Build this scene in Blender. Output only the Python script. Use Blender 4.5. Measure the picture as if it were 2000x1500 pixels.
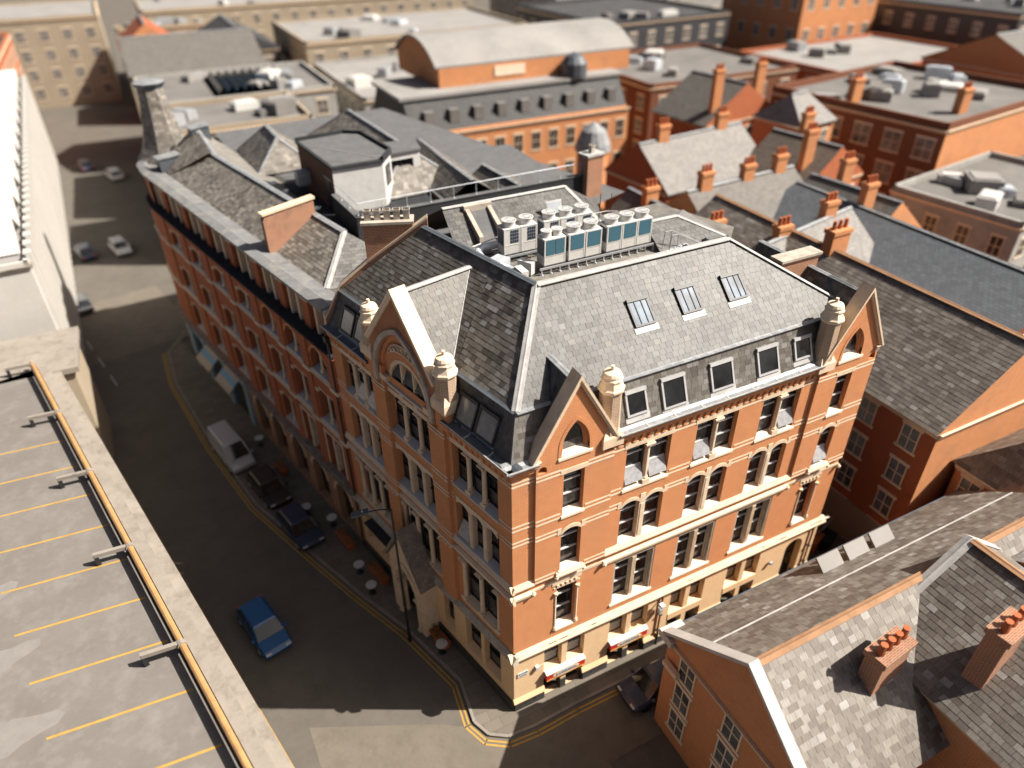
import bpy, math, random
from mathutils import Vector, Matrix
random.seed(11)
R = math.radians
for o in list(bpy.data.objects): bpy.data.objects.remove(o)
S = bpy.context.scene
COL = S.collection

# ---------------------------------------------------------------- camera, sky, sun, exposure
cam = bpy.data.cameras.new('camera'); camo = bpy.data.objects.new('camera', cam); COL.objects.link(camo)
CAM = Vector((-9.314, -18.907, 35.556)); YAW, PITCH, ROLL = R(63.602), R(34.654), R(-0.622)
fw = Vector((math.cos(PITCH)*math.cos(YAW), math.cos(PITCH)*math.sin(YAW), -math.sin(PITCH)))
rt = Vector((math.sin(YAW), -math.cos(YAW), 0)); up = rt.cross(fw)
r2 = rt*math.cos(ROLL)+up*math.sin(ROLL); u2 = up*math.cos(ROLL)-rt*math.sin(ROLL)
mw = Matrix((r2, u2, -fw)).transposed().to_4x4(); mw.translation = CAM
camo.matrix_world = mw
cam.sensor_width = 360; cam.lens = 1387.9/2000*360      # the miniature look: a very wide aperture for the focal length
cam.clip_start = 0.5; cam.clip_end = 1500
cam.dof.use_dof = True; cam.dof.focus_distance = 32.0; cam.dof.aperture_fstop = 250/1000/0.34
S.camera = camo

SUN_EL, SUN_AZ = 46.5, -27.5        # azimuth from +x, counter-clockwise
sv = Vector((math.cos(R(SUN_EL))*math.cos(R(SUN_AZ)), math.cos(R(SUN_EL))*math.sin(R(SUN_AZ)), math.sin(R(SUN_EL))))
w = bpy.data.worlds.new('World'); S.world = w; w.use_nodes = True
nt = w.node_tree; sky = nt.nodes.new('ShaderNodeTexSky'); sky.sky_type = 'NISHITA'; sky.sun_disc = False
sky.air_density = 0.35; sky.dust_density = 4.0; sky.ozone_density = 0.0; sky.sun_elevation = R(SUN_EL); sky.sun_rotation = math.atan2(sv.x, sv.y)
bg = nt.nodes['Background']; nt.links.new(sky.outputs[0], bg.inputs[0]); bg.inputs[1].default_value = 0.05
sun = bpy.data.lights.new('sun', 'SUN'); suno = bpy.data.objects.new('sun', sun); COL.objects.link(suno)
sun.energy = 5.0; sun.angle = R(0.5); sun.color = (1.0, 0.93, 0.83)
suno.rotation_euler = sv.to_track_quat('Z', 'Y').to_euler()
S.view_settings.view_transform = 'Standard'; S.view_settings.look = 'None'
S.view_settings.exposure = 1.05; S.view_settings.gamma = 1.0
S.render.engine = 'CYCLES'
S.cycles.max_bounces = 5; S.cycles.diffuse_bounces = 3; S.cycles.glossy_bounces = 2
S.cycles.transmission_bounces = 2; S.cycles.caustics_reflective = False; S.cycles.caustics_refractive = False
S.cycles.use_denoising = True

# ---------------------------------------------------------------- materials
MAT = {}
def _mat(name, rough=0.8, spec=0.3, metal=0.0):
    m = bpy.data.materials.new(name); m.use_nodes = True; MAT[name] = m
    b = m.node_tree.nodes['Principled BSDF']
    b.inputs['Roughness'].default_value = rough; b.inputs['Specular IOR Level'].default_value = spec
    b.inputs['Metallic'].default_value = metal
    return m, m.node_tree, b
def N(nt, t, **k):
    n = nt.nodes.new(t)
    for a, v in k.items():
        if a.startswith('i_'): n.inputs[a[2:].replace('_', ' ')].default_value = v
        else: setattr(n, a, v)
    return n
def c4(c): return (c[0], c[1], c[2], 1)
def ramp(nt, pts, interp='LINEAR'):
    n = nt.nodes.new('ShaderNodeValToRGB'); n.color_ramp.interpolation = interp
    e = n.color_ramp.elements
    while len(e) < len(pts): e.new(0.5)
    for k, (p, c) in enumerate(pts): e[k].position = p; e[k].color = c4(c)
    return n
def mixc(nt, f, a, b, mode='MIX'):
    n = nt.nodes.new('ShaderNodeMix'); n.data_type = 'RGBA'; n.blend_type = mode
    for s, v in ((n.inputs[0], f), (n.inputs[6], a), (n.inputs[7], b)):
        if hasattr(v, 'is_linked'): nt.links.new(v, s)
        elif isinstance(v, (int, float)): s.default_value = v
        else: s.default_value = c4(v)
    return n.outputs[2]
def noise(nt, scale, detail=3, vec=None, rough=0.55):
    n = N(nt, 'ShaderNodeTexNoise'); n.inputs['Scale'].default_value = scale; n.inputs['Detail'].default_value = detail
    n.inputs['Roughness'].default_value = rough
    if vec is not None: nt.links.new(vec, n.inputs['Vector'])
    return n.outputs['Fac']
def pos(nt): return nt.nodes.new('ShaderNodeNewGeometry').outputs['Position']
def uvn(nt): return nt.nodes.new('ShaderNodeTexCoord').outputs['UV']
def bump(nt, b, h, strength=0.3, dist=0.02):
    n = N(nt, 'ShaderNodeBump'); n.inputs['Strength'].default_value = strength; n.inputs['Distance'].default_value = dist
    nt.links.new(h, n.inputs['Height']); nt.links.new(n.outputs[0], b.inputs['Normal'])
def plain(name, col, rough=0.7, spec=0.3, metal=0.0, var=0.12, scale=2.0, dirt=None, bmp=0.0):
    m, nt, b = _mat(name, rough, spec, metal)
    p = pos(nt); f = noise(nt, scale, 4, p); f2 = noise(nt, scale*9, 3, p)
    r = ramp(nt, [(0.3, tuple(x*(1-var) for x in col)), (0.7, tuple(min(1, x*(1+var)) for x in col))]); nt.links.new(f, r.inputs[0])
    o = mixc(nt, 0.25, r.outputs[0], mixc(nt, f2, tuple(x*0.6 for x in col), tuple(min(1, x*1.25) for x in col)))
    if dirt:
        d = ramp(nt, [(0.48, (0, 0, 0)), (0.72, (1, 1, 1))]); nt.links.new(noise(nt, scale*1.7+0.3, 6, p, 0.7), d.inputs[0])
        o = mixc(nt, d.outputs[0], o, dirt)
    nt.links.new(o, b.inputs['Base Color'])
    if bmp: bump(nt, b, f2, bmp, 0.02)
    return m
def brick(name, c1, c2, mortar, stain=(0.16, 0.13, 0.11), amt=0.35, bw=0.235, rh=0.078, ms=0.009, mix2=None):
    m, nt, b = _mat(name, 0.9, 0.15)
    v = uvn(nt); p = pos(nt)
    t = N(nt, 'ShaderNodeTexBrick'); t.offset = 0.5; t.squash = 1.0
    for k, x in (('Scale', 1.0), ('Mortar Size', ms), ('Mortar Smooth', 0.2), ('Bias', 0.0), ('Brick Width', bw), ('Row Height', rh)): t.inputs[k].default_value = x
    nt.links.new(v, t.inputs['Vector'])
    a1 = mixc(nt, noise(nt, 0.9, 4, p), c1, c2)
    a2 = mixc(nt, noise(nt, 2.3, 3, p), tuple(x*1.18 for x in c1), tuple(x*0.72 for x in c2))
    nt.links.new(a1, t.inputs['Color1']); nt.links.new(a2, t.inputs['Color2']); t.inputs['Mortar'].default_value = c4(mortar)
    # the odd burnt brick
    w2 = N(nt, 'ShaderNodeTexBrick'); w2.offset = 0.5; w2.squash = 1.0
    for k, x in (('Scale', 1.0), ('Mortar Size', 0.0), ('Bias', -0.86), ('Brick Width', bw), ('Row Height', rh)): w2.inputs[k].default_value = x
    w2.inputs['Color1'].default_value = (0, 0, 0, 1); w2.inputs['Color2'].default_value = (1, 1, 1, 1); nt.links.new(v, w2.inputs['Vector'])
    o = mixc(nt, mixc(nt, 1.0, w2.outputs[0], (0.55, 0.55, 0.55), 'MULTIPLY'), t.outputs[0], tuple(x*0.28 for x in c2))
    d = ramp(nt, [(0.5, (0, 0, 0)), (0.74, (1, 1, 1))]); nt.links.new(noise(nt, 0.55, 6, p, 0.68), d.inputs[0])
    o = mixc(nt, mixc(nt, amt, (0, 0, 0), d.outputs[0]), o, stain)
    if mix2:
        e = ramp(nt, [(0.46, (0, 0, 0)), (0.6, (1, 1, 1))]); nt.links.new(noise(nt, 1.3, 3, p), e.inputs[0])
        o = mixc(nt, e.outputs[0], o, mixc(nt, t.outputs['Fac'], mix2, mortar))
    nt.links.new(o, b.inputs['Base Color'])
    i = N(nt, 'ShaderNodeMath', operation='SUBTRACT'); i.inputs[0].default_value = 1.0; nt.links.new(t.outputs['Fac'], i.inputs[1])
    bump(nt, b, i.outputs[0], 0.5, 0.008)
    return m
def slate(name, pts, rough=0.55):
    m, nt, b = _mat(name, rough, 0.4)
    p = pos(nt)
    a = N(nt, 'ShaderNodeAttribute', attribute_name='tone'); oi = N(nt, 'ShaderNodeObjectInfo')
    s = N(nt, 'ShaderNodeMath', operation='ADD'); nt.links.new(a.outputs['Fac'], s.inputs[0]); nt.links.new(oi.outputs['Random'], s.inputs[1])
    fr = N(nt, 'ShaderNodeMath', operation='FRACT'); nt.links.new(s.outputs[0], fr.inputs[0])
    r = ramp(nt, pts, 'LINEAR'); nt.links.new(fr.outputs[0], r.inputs[0])
    mp = N(nt, 'ShaderNodeMapping'); mp.inputs['Scale'].default_value = (26, 3.0, 1); nt.links.new(uvn(nt), mp.inputs[0])
    st = noise(nt, 1.0, 4, mp.outputs[0], 0.7)
    g = ramp(nt, [(0.3, (0.66, 0.66, 0.66)), (0.7, (1.22, 1.21, 1.2))]); nt.links.new(st, g.inputs[0])
    o = mixc(nt, 1.0, r.outputs[0], g.outputs[0], 'MULTIPLY')
    L = ramp(nt, [(0.35, (0.86, 0.85, 0.84)), (0.65, (1.1, 1.1, 1.1))]); nt.links.new(noise(nt, 0.5, 3, p), L.inputs[0])
    o = mixc(nt, 1.0, o, L.outputs[0], 'MULTIPLY')
    nt.links.new(o, b.inputs['Base Color']); bump(nt, b, st, 0.25, 0.006)
    return m
def glass(name, col, rough=0.04, spec=0.6):
    m, nt, b = _mat(name, rough, spec)
    f = ramp(nt, [(0.35, tuple(x*0.5 for x in col)), (0.65, tuple(x*1.6 for x in col))]); nt.links.new(noise(nt, 0.9, 2, pos(nt)), f.inputs[0])
    nt.links.new(f.outputs[0], b.inputs['Base Color']); return m

brick('brick_red', (0.60, 0.235, 0.092), (0.45, 0.145, 0.05), (0.58, 0.38, 0.23), stain=(0.34, 0.20, 0.12), amt=0.4)
brick('brick_warehouse', (0.42, 0.125, 0.052), (0.33, 0.092, 0.04), (0.34, 0.16, 0.09), stain=(0.20, 0.09, 0.05), amt=0.35)  # red deepened to put the shade of the street into the base colour
brick('brick_sooty', (0.40, 0.15, 0.07), (0.20, 0.10, 0.065), (0.42, 0.36, 0.28), stain=(0.10, 0.075, 0.06), amt=0.7)
brick('brick_turret', (0.44, 0.30, 0.19), (0.28, 0.15, 0.09), (0.52, 0.45, 0.36), stain=(0.16, 0.12, 0.09), amt=0.5, ms=0.013)
brick('brick_white', (0.60, 0.59, 0.57), (0.54, 0.53, 0.51), (0.33, 0.32, 0.31), stain=(0.44, 0.42, 0.39), amt=0.3)
brick('brick_orange', (0.60, 0.25, 0.10), (0.50, 0.18, 0.07), (0.50, 0.33, 0.2), amt=0.3)
brick('brick_dark', (0.20, 0.075, 0.04), (0.15, 0.055, 0.03), (0.17, 0.10, 0.07), amt=0.3, stain=(0.07, 0.05, 0.04))
plain('stone', (0.66, 0.52, 0.375), 0.85, 0.2, var=0.10, scale=1.3, dirt=(0.52, 0.395, 0.28), bmp=0.1)
plain('stone_pale', (0.70, 0.575, 0.43), 0.85, 0.2, var=0.08, scale=1.3, bmp=0.08)
plain('stone_grey', (0.42, 0.37, 0.31), 0.9, 0.15, var=0.2, scale=1.1, dirt=(0.25, 0.22, 0.19), bmp=0.2)
plain('stone_soot', (0.22, 0.18, 0.15), 0.95, 0.1, var=0.3, scale=1.6, dirt=(0.36, 0.30, 0.24), bmp=0.3)
plain('cream_paint', (0.70, 0.49, 0.29), 0.6, 0.3, var=0.04, scale=0.8, dirt=(0.64, 0.44, 0.26))
plain('granite_black', (0.045, 0.042, 0.04), 0.45, 0.5, var=0.5, scale=9, bmp=0.9)
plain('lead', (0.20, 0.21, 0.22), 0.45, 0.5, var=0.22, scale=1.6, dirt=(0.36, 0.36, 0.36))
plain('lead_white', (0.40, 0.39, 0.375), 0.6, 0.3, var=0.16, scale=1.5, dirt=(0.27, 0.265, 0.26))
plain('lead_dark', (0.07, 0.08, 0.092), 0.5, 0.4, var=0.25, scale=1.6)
plain('felt', (0.105, 0.107, 0.11), 0.9, 0.2, var=0.15, scale=0.9, dirt=(0.14, 0.135, 0.13))
plain('felt_dark', (0.03, 0.032, 0.035), 0.9, 0.25, var=0.3, scale=1.2)
plain('felt_pale', (0.19, 0.178, 0.16), 0.9, 0.2, var=0.2, scale=0.6, dirt=(0.15, 0.14, 0.13))
plain('frame_dark', (0.022, 0.022, 0.024), 0.5, 0.4, var=0.2)
plain('frame_grey', (0.36, 0.36, 0.36), 0.45, 0.5, var=0.1)
plain('bar_pale', (0.52, 0.52, 0.51), 0.5, 0.4, var=0.1)
plain('white_metal', (0.56, 0.55, 0.525), 0.4, 0.5, var=0.04, dirt=(0.47, 0.46, 0.435))
plain('steel', (0.34, 0.35, 0.36), 0.45, 0.5, 0.3, var=0.15)
plain('galvanised', (0.62, 0.66, 0.70), 0.35, 0.5, 0.45, var=0.15)
plain('black_metal', (0.015, 0.015, 0.017), 0.4, 0.5, var=0.2)
plain('grille', (0.045, 0.125, 0.17), 0.5, 0.5, var=0.15, scale=30)
plain('grille_dark', (0.03, 0.045, 0.07), 0.5, 0.5, var=0.3, scale=30)
plain('slate_base', (0.16, 0.155, 0.15), 0.9, 0.2, var=0.25)
plain('plaster_lit', (0.78, 0.76, 0.72), 0.9, 0.2, var=0.05)
glass('glass_dark', (0.012, 0.013, 0.015))
glass('glass_sky', (0.02, 0.03, 0.04), 0.02, 1.0)
plain('blind', (0.40, 0.40, 0.39), 0.8, 0.2, var=0.1, scale=3)
plain('curtain_dark', (0.05, 0.05, 0.05), 0.8, 0.2, var=0.5, scale=2)
G = lambda x, a=0.0, b=0.0: (x+a, x, x-b)
slate('slate_light', [(0.0, (0.053, 0.050, 0.046)), (0.12, (0.067, 0.065, 0.062)), (0.4, (0.086, 0.084, 0.081)), (0.7, (0.098, 0.096, 0.093)), (0.955, (0.110, 0.109, 0.106)), (0.985, (0.122, 0.111, 0.095)), (1.0, (0.135, 0.133, 0.131))])
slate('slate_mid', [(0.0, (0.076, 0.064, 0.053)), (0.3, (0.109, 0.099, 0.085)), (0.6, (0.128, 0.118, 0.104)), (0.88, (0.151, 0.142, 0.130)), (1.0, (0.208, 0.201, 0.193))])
slate('slate_mixed', [(0.0, (0.049, 0.044, 0.039)), (0.25, (0.083, 0.075, 0.067)), (0.6, (0.137, 0.122, 0.105)), (0.87, (0.176, 0.167, 0.152)), (0.95, (0.225, 0.225, 0.223)), (1.0, (0.244, 0.244, 0.244))])
slate('slate_far', [(0.0, (0.112, 0.100, 0.085)), (0.4, (0.174, 0.159, 0.139)), (0.8, (0.220, 0.203, 0.179)), (1.0, (0.297, 0.266, 0.225))])
slate('slate_grey', [(0.0, (0.130, 0.125, 0.122)), (0.5, (0.170, 0.165, 0.160)), (1.0, (0.225, 0.220, 0.215))])

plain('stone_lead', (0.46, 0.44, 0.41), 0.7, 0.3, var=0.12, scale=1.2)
brick('brick_sooty_red', (0.42, 0.17, 0.08), (0.33, 0.12, 0.05), (0.40, 0.27, 0.18), stain=(0.14, 0.09, 0.06), amt=0.6)
plain('stone_date', (0.30, 0.23, 0.17), 0.9, 0.1, var=0.15, scale=3)
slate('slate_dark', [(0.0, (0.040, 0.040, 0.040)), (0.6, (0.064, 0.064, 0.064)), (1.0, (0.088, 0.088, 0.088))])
slate('slate_gable', [(0.0, (0.059, 0.053, 0.048)), (0.4, (0.079, 0.071, 0.061)), (0.8, (0.095, 0.087, 0.077)), (1.0, (0.122, 0.122, 0.122))])
glass('skylight', (0.09, 0.13, 0.17), 0.06, 1.0)
plain('pane_sky_tint', (0.16, 0.17, 0.18), 0.15, 0.7, var=0.3, scale=2.5)  # pale grey-blue base colour paints in the sky reflected by the panes
glass('pane_grey', (0.05, 0.05, 0.052), 0.12, 0.5)
plain('pane_open', (0.30, 0.30, 0.31), 0.15, 0.6, var=0.25, scale=5)
plain('lead_gutter', (0.16, 0.163, 0.167), 0.6, 0.3, var=0.25, scale=0.7, dirt=(0.25, 0.235, 0.205))
slate('slate_hip', [(0.0, (0.119, 0.115, 0.112)), (0.5, (0.161, 0.158, 0.150)), (1.0, (0.210, 0.203, 0.196))])
brick('brick_dark_brown', (0.16, 0.075, 0.045), (0.11, 0.05, 0.03), (0.13, 0.09, 0.07), amt=0.4, stain=(0.06, 0.05, 0.04))
plain('felt_deck', (0.15, 0.14, 0.125), 0.95, 0.15, var=0.3, scale=1.0, dirt=(0.22, 0.20, 0.175))

# ---------------------------------------------------------------- mesh helpers
WM = {}
I4 = Matrix.Identity(4)
class MB:
    def __init__(s): s.v = []; s.f = []; s.m = []; s.t = []; s.tone = 0.0; s.mi = 0
    def poly(s, pts):
        n = len(s.v); s.v += [Vector(p) for p in pts]; s.f.append(list(range(n, n+len(pts)))); s.m.append(s.mi); s.t.append(s.tone); return s
    def box(s, x0, x1, y0, y1, z0, z1):
        a = [(x0,y0,z0),(x1,y0,z0),(x1,y1,z0),(x0,y1,z0),(x0,y0,z1),(x1,y0,z1),(x1,y1,z1),(x0,y1,z1)]
        return s.hexa(a)
    def hexa(s, a):
        n = len(s.v); s.v += [Vector(p) for p in a]
        for q in ((0,3,2,1),(4,5,6,7),(0,1,5,4),(1,2,6,5),(2,3,7,6),(3,0,4,7)):
            s.f.append([n+k for k in q]); s.m.append(s.mi); s.t.append(s.tone)
        return s
    def extr(s, pts, vec, caps=True):
        n = len(s.v); k = len(pts); vec = Vector(vec)
        s.v += [Vector(p) for p in pts]+[Vector(p)+vec for p in pts]
        F = [[n+j, n+(j+1) % k, n+k+(j+1) % k, n+k+j] for j in range(k)]
        if caps: F += [[n+j for j in reversed(range(k))], [n+k+j for j in range(k)]]
        s.f += F; s.m += [s.mi]*len(F); s.t += [s.tone]*len(F); return s
    def prism(s, uz, y0, y1): return s.extr([(u, y0, z) for u, z in uz], (0, y1-y0, 0))
    def prismz(s, xy, z0, z1): return s.extr([(x, y, z0) for x, y in xy], (0, 0, z1-z0))
    def lathe(s, prof, n=8, c=(0, 0, 0), ph=0.0, cap=True):
        b = len(s.v); c = Vector(c)
        for r, z in prof:
            for k in range(n):
                a = ph+2*math.pi*k/n; s.v.append(c+Vector((r*math.cos(a), r*math.sin(a), z)))
        F = []
        for j in range(len(prof)-1):
            for k in range(n): F.append([b+j*n+k, b+j*n+(k+1) % n, b+(j+1)*n+(k+1) % n, b+(j+1)*n+k])
        if cap: F += [[b+k for k in reversed(range(n))], [b+(len(prof)-1)*n+k for k in range(n)]]
        s.f += F; s.m += [s.mi]*len(F); s.t += [s.tone]*len(F); return s
    def tube(s, a, b, r, n=6):
        a = Vector(a); b = Vector(b); d = (b-a).normalized()
        u = d.cross(Vector((0, 0, 1))); u = u.normalized() if u.length > 1e-4 else Vector((1, 0, 0)); w = d.cross(u)
        return s.extr([a+(u*math.cos(2*math.pi*k/n)+w*math.sin(2*math.pi*k/n))*r for k in range(n)], b-a)
    def path(s, pts, r, n=6):
        for a, b in zip(pts, pts[1:]): s.tube(a, b, r, n)
        return s
    def ring(s, inner, outer, y0, y1):      # a band between two (u,z) polylines
        for k in range(len(inner)-1):
            q = [inner[k], inner[k+1], outer[k+1], outer[k]]
            s.prism(q, y0, y1)
        return s
    def mesh(s, name, mats):
        me = bpy.data.meshes.new(name); me.from_pydata([tuple(v) for v in s.v], [], s.f)
        for m in (mats if isinstance(mats, (list, tuple)) else [mats]): me.materials.append(MAT[m])
        uv = me.uv_layers.new(name='UVMap').data
        at = me.attributes.new('tone', 'FLOAT', 'FACE').data
        mi = [0]*len(s.f)
        for p in me.polygons:
            n = p.normal
            if abs(n.z) > 0.97: t = Vector((1, 0, 0)); w2 = Vector((0, 1, 0))
            else:
                t = Vector((-n.y, n.x, 0)).normalized(); w2 = n.cross(t)
                if w2.z < 0: w2 = -w2
            for li in p.loop_indices:
                c = s.v[me.loops[li].vertex_index]; uv[li].uv = (c.dot(t), c.dot(w2))
            at[p.index].value = s.t[p.index]; p.material_index = s.m[p.index]
        me.update(); return me
    def build(s, name, mats, parent=None, M=None, smooth=False, kind=None, label=None):
        return put(name, s.mesh(name, mats), parent, M, smooth, kind, label)
def put(name, me, parent=None, M=None, smooth=False, kind=None, label=None):
    o = bpy.data.objects.new(name, me); COL.objects.link(o)
    M = M if M is not None else I4; WM[o.name] = M.copy()
    if parent is not None:
        o.parent = parent; o.matrix_parent_inverse = WM[parent.name].inverted()
    o.matrix_basis = M
    if smooth and me is not None:
        for p in me.polygons: p.use_smooth = True
    if kind: o['kind'] = kind
    if label: o['label'] = label
    return o
def thing(name, label, cat, loc=(0, 0, 0), group=None, rotz=0.0):
    M = Matrix.Translation(Vector(loc)) @ Matrix.Rotation(rotz, 4, 'Z')
    o = put(name, None, None, M); o['label'] = label; o['category'] = cat
    if group: o['group'] = group
    return o
def tag(o, label, cat, group=None):
    o['label'] = label; o['category'] = cat
    if group: o['group'] = group
    return o
CACHE = {}
def shared(key, fn):
    if key not in CACHE: CACHE[key] = fn()
    return CACHE[key]
T = lambda x, y, z: Matrix.Translation((x, y, z))
RZ = lambda a: Matrix.Rotation(a, 4, 'Z')
RX = lambda a: Matrix.Rotation(a, 4, 'X')

# facade frames: local (u, i, z): u to the right seen from outside, i inwards, z up
TH = R(13.502)
tl = Vector((-math.sin(TH), math.cos(TH), 0)); nl = Vector((-math.cos(TH), -math.sin(TH), 0))
FR = I4
FL = Matrix(((-tl.x, -nl.x, 0, 0), (-tl.y, -nl.y, 0, 0), (0, 0, 1, 0), (0, 0, 0, 1)))   # u = -d
def LP(d, i, z): return tl*d - nl*i + Vector((0, 0, z))

def seg_arch(u0, u1, zs, za, n=8):           # segmental/round arch: points left to right
    h = za-zs; c = (u1-u0)/2; r = (c*c+h*h)/(2*h); m = (u0+u1)/2; zc = za-r; a = math.asin(min(1, c/r))
    if h > c: a = math.pi-a
    return [(m+r*math.sin(-a+2*a*k/n), zc+r*math.cos(-a+2*a*k/n)) for k in range(n+1)]
def pt_arch(u0, u1, zs, za, n=8):            # pointed arch
    c = (u1-u0)/2; h = za-zs; m = (u0+u1)/2; r = (c*c+h*h)/(2*c)
    a1 = math.atan2(h, c-r) if r < 1e9 else 0
    L_ = []
    ang = math.atan2(h, r-c)
    for k in range(n+1):
        a = math.pi-ang*k/n; L_.append((u0+r+r*math.cos(a), zs+r*math.sin(a)))
    return L_ + [(2*m-x, z) for x, z in reversed(L_[:-1])]
def wall(mb, u0, u1, z0, z1, ops, y=0.0, depth=0.3):
    """sheet u0..u1, z0..z1 at i=y with openings (a, b, sill, top, spring, kind) and their reveals"""
    us = sorted({u0, u1, *[k for o in ops for k in (o[0], o[1])]}); zs = sorted({z0, z1, *[k for o in ops for k in (o[2], o[3])]})
    us = [u for u in us if u0-1e-6 <= u <= u1+1e-6]; zs = [z for z in zs if z0-1e-6 <= z <= z1+1e-6]
    for k in range(len(zs)-1):
        za, zb = zs[k], zs[k+1]; run = None
        for j in range(len(us)-1):
            um = (us[j]+us[j+1])/2; zm = (za+zb)/2
            hole = any(o[0] < um < o[1] and o[2] < zm < o[3] for o in ops)
            if not hole:
                run = [us[j], us[j+1]] if run is None else [run[0], us[j+1]]
            if (hole or j == len(us)-2) and run:
                mb.poly([(run[0], y, za), (run[1], y, za), (run[1], y, zb), (run[0], y, zb)]); run = None
    for a, b, s, t, sp, kind in ops:
        if kind == 'flat': top = [(a, t), (b, t)]
        else:
            top = (pt_arch if kind == 'point' else seg_arch)(a, b, sp, t); m = len(top)//2
            mb.poly([(a, y, sp)]+[(u, y, z) for u, z in top[1:m+1]]+[(a, y, t)])
            mb.poly([(b, y, t)]+[(u, y, z) for u, z in top[m:-1]]+[(b, y, sp)])
        loop = [(a, s)]+([(a, sp)] if kind != 'flat' and abs(top[0][1]-sp) > 1e-4 else [])+top+[(b, s)]
        for (p, q), (p2, q2) in zip(loop, loop[1:]):
            mb.poly([(p, y, q), (p2, y, q2), (p2, y+depth, q2), (p, y+depth, q)])
        mb.poly([(a, y, s), (b, y, s), (b, y+depth, s), (a, y+depth, s)])
    return mb
def clip(poly, cl):
    for k in range(len(cl)):
        a, b = cl[k], cl[(k+1) % len(cl)]; out = []
        f = lambda p: (b[0]-a[0])*(p[1]-a[1])-(b[1]-a[1])*(p[0]-a[0])
        for j in range(len(poly)):
            p, q = poly[j], poly[(j+1) % len(poly)]; fp, fq = f(p), f(q)
            if fp >= 0: out.append(p)
            if (fp > 0 > fq) or (fp < 0 < fq):
                t = fp/(fp-fq); out.append((p[0]+(q[0]-p[0])*t, p[1]+(q[1]-p[1])*t))
        poly = out
        if len(poly) < 3: return []
    return poly
def area(p): return abs(sum(p[k][0]*p[(k+1) % len(p)][1]-p[(k+1) % len(p)][0]*p[k][1] for k in range(len(p)))/2)
def slates(parent, poly, mat, sw=0.33, sh=0.25, singles=0, name='slate', th=0.013, seed=1, tilt=0.02, base=True, jig=0.012):
    """one slated slope over a convex planar polygon; the lowest edge must be horizontal-ish. The slope is the part, slates its pieces."""
    rnd = random.Random(seed)
    P = [Vector(p) for p in poly]; n = Vector((0, 0, 0))
    for k in range(len(P)): n += P[k].cross(P[(k+1) % len(P)])
    n.normalize(); n = n if n.z > 0 else -n
    t = Vector((-n.y, n.x, 0)).normalized(); s = n.cross(t); s = s if s.z > 0 else -s
    t = s.cross(n)
    o = min(P, key=lambda p: p.z); pp = [((p-o).dot(t), (p-o).dot(s)) for p in P]
    ar = sum(pp[k][0]*pp[(k+1) % len(pp)][1]-pp[(k+1) % len(pp)][0]*pp[k][1] for k in range(len(pp)))
    if ar < 0: pp.reverse()
    W = lambda a, b, h: o+t*a+s*b+n*h
    sheet = MB().poly([W(a, b, -0.01) for a, b in pp])
    part = sheet.build('roof_slope', 'slate_base', parent)
    mb = MB(); a0 = min(p[0] for p in pp); a1 = max(p[0] for p in pp); b0 = min(p[1] for p in pp); b1 = max(p[1] for p in pp)
    full = []; row = 0; b = b0
    gx = 0.006
    one = None
    while b < b1:
        a = a0-rnd.random()*0.04-(sw/2 if row % 2 else 0)-0.1
        while a < a1:
            ww = sw*(1+rnd.uniform(-0.10, 0.10))
            j = rnd.uniform(-jig, jig)
            q = [(a+gx, b+j), (a+ww-gx, b+j), (a+ww-gx, b+sh+0.02), (a+gx, b+sh+0.02)]
            c = clip(q, pp)
            if c and area(c) > 0.0015:
                if area(c) > 0.97*area(q) and len(full) < singles*4 and singles: full.append((a, b+j, ww))
                else:
                    mb.tone = rnd.random(); lift = rnd.uniform(0, 0.006)
                    top = [W(x, y, th+lift+tilt*(1-(y-b)/sh)*0.5) for x, y in c]; bot = [W(x, y, -0.004) for x, y in c]
                    m_ = len(c); k0 = len(mb.v); mb.v += top+bot
                    F = [list(range(k0, k0+m_))]+[[k0+i, k0+m_+i, k0+m_+(i+1) % m_, k0+(i+1) % m_] for i in range(m_)]
                    mb.f += F; mb.m += [0]*len(F); mb.t += [mb.tone]*len(F)
            a += ww
        b += sh; row += 1
    if full:
        full.sort(key=lambda q: (W(q[0], q[1], 0)-CAM).length)
        def mk():
            m2 = MB(); g = gx
            m2.hexa([(g, 0, -0.004), (sw-g, 0, -0.004), (sw-g, sh+0.02, -0.004), (g, sh+0.02, -0.004), (g, 0, th+tilt*0.5), (sw-g, 0, th+tilt*0.5), (sw-g, sh+0.02, th), (g, sh+0.02, th)])
            return m2.mesh(name, mat)
        me = shared(('slate', mat, sw, sh), mk)
        for k, (a, b, ww) in enumerate(full):
            if k < singles:
                M = Matrix((t, s, n)).transposed().to_4x4(); M.translation = W(a, b, rnd.uniform(0, 0.006))
                put(name, me, part, M @ Matrix.Diagonal((ww/sw, 1, 1, 1)))
            else:
                mb.tone = rnd.random(); g = gx
                q = [(a+g, b), (a+ww-g, b), (a+ww-g, b+sh+0.02), (a+g, b+sh+0.02)]; lift = rnd.uniform(0, 0.006)
                top = [W(x, y, th+lift+tilt*(1-(y-b)/sh)*0.5) for x, y in q]; bot = [W(x, y, -0.004) for x, y in q]
                mb.hexa(bot+top)
    if mb.f: mb.build('slate_courses', mat, part, kind='stuff')
    return part
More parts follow.
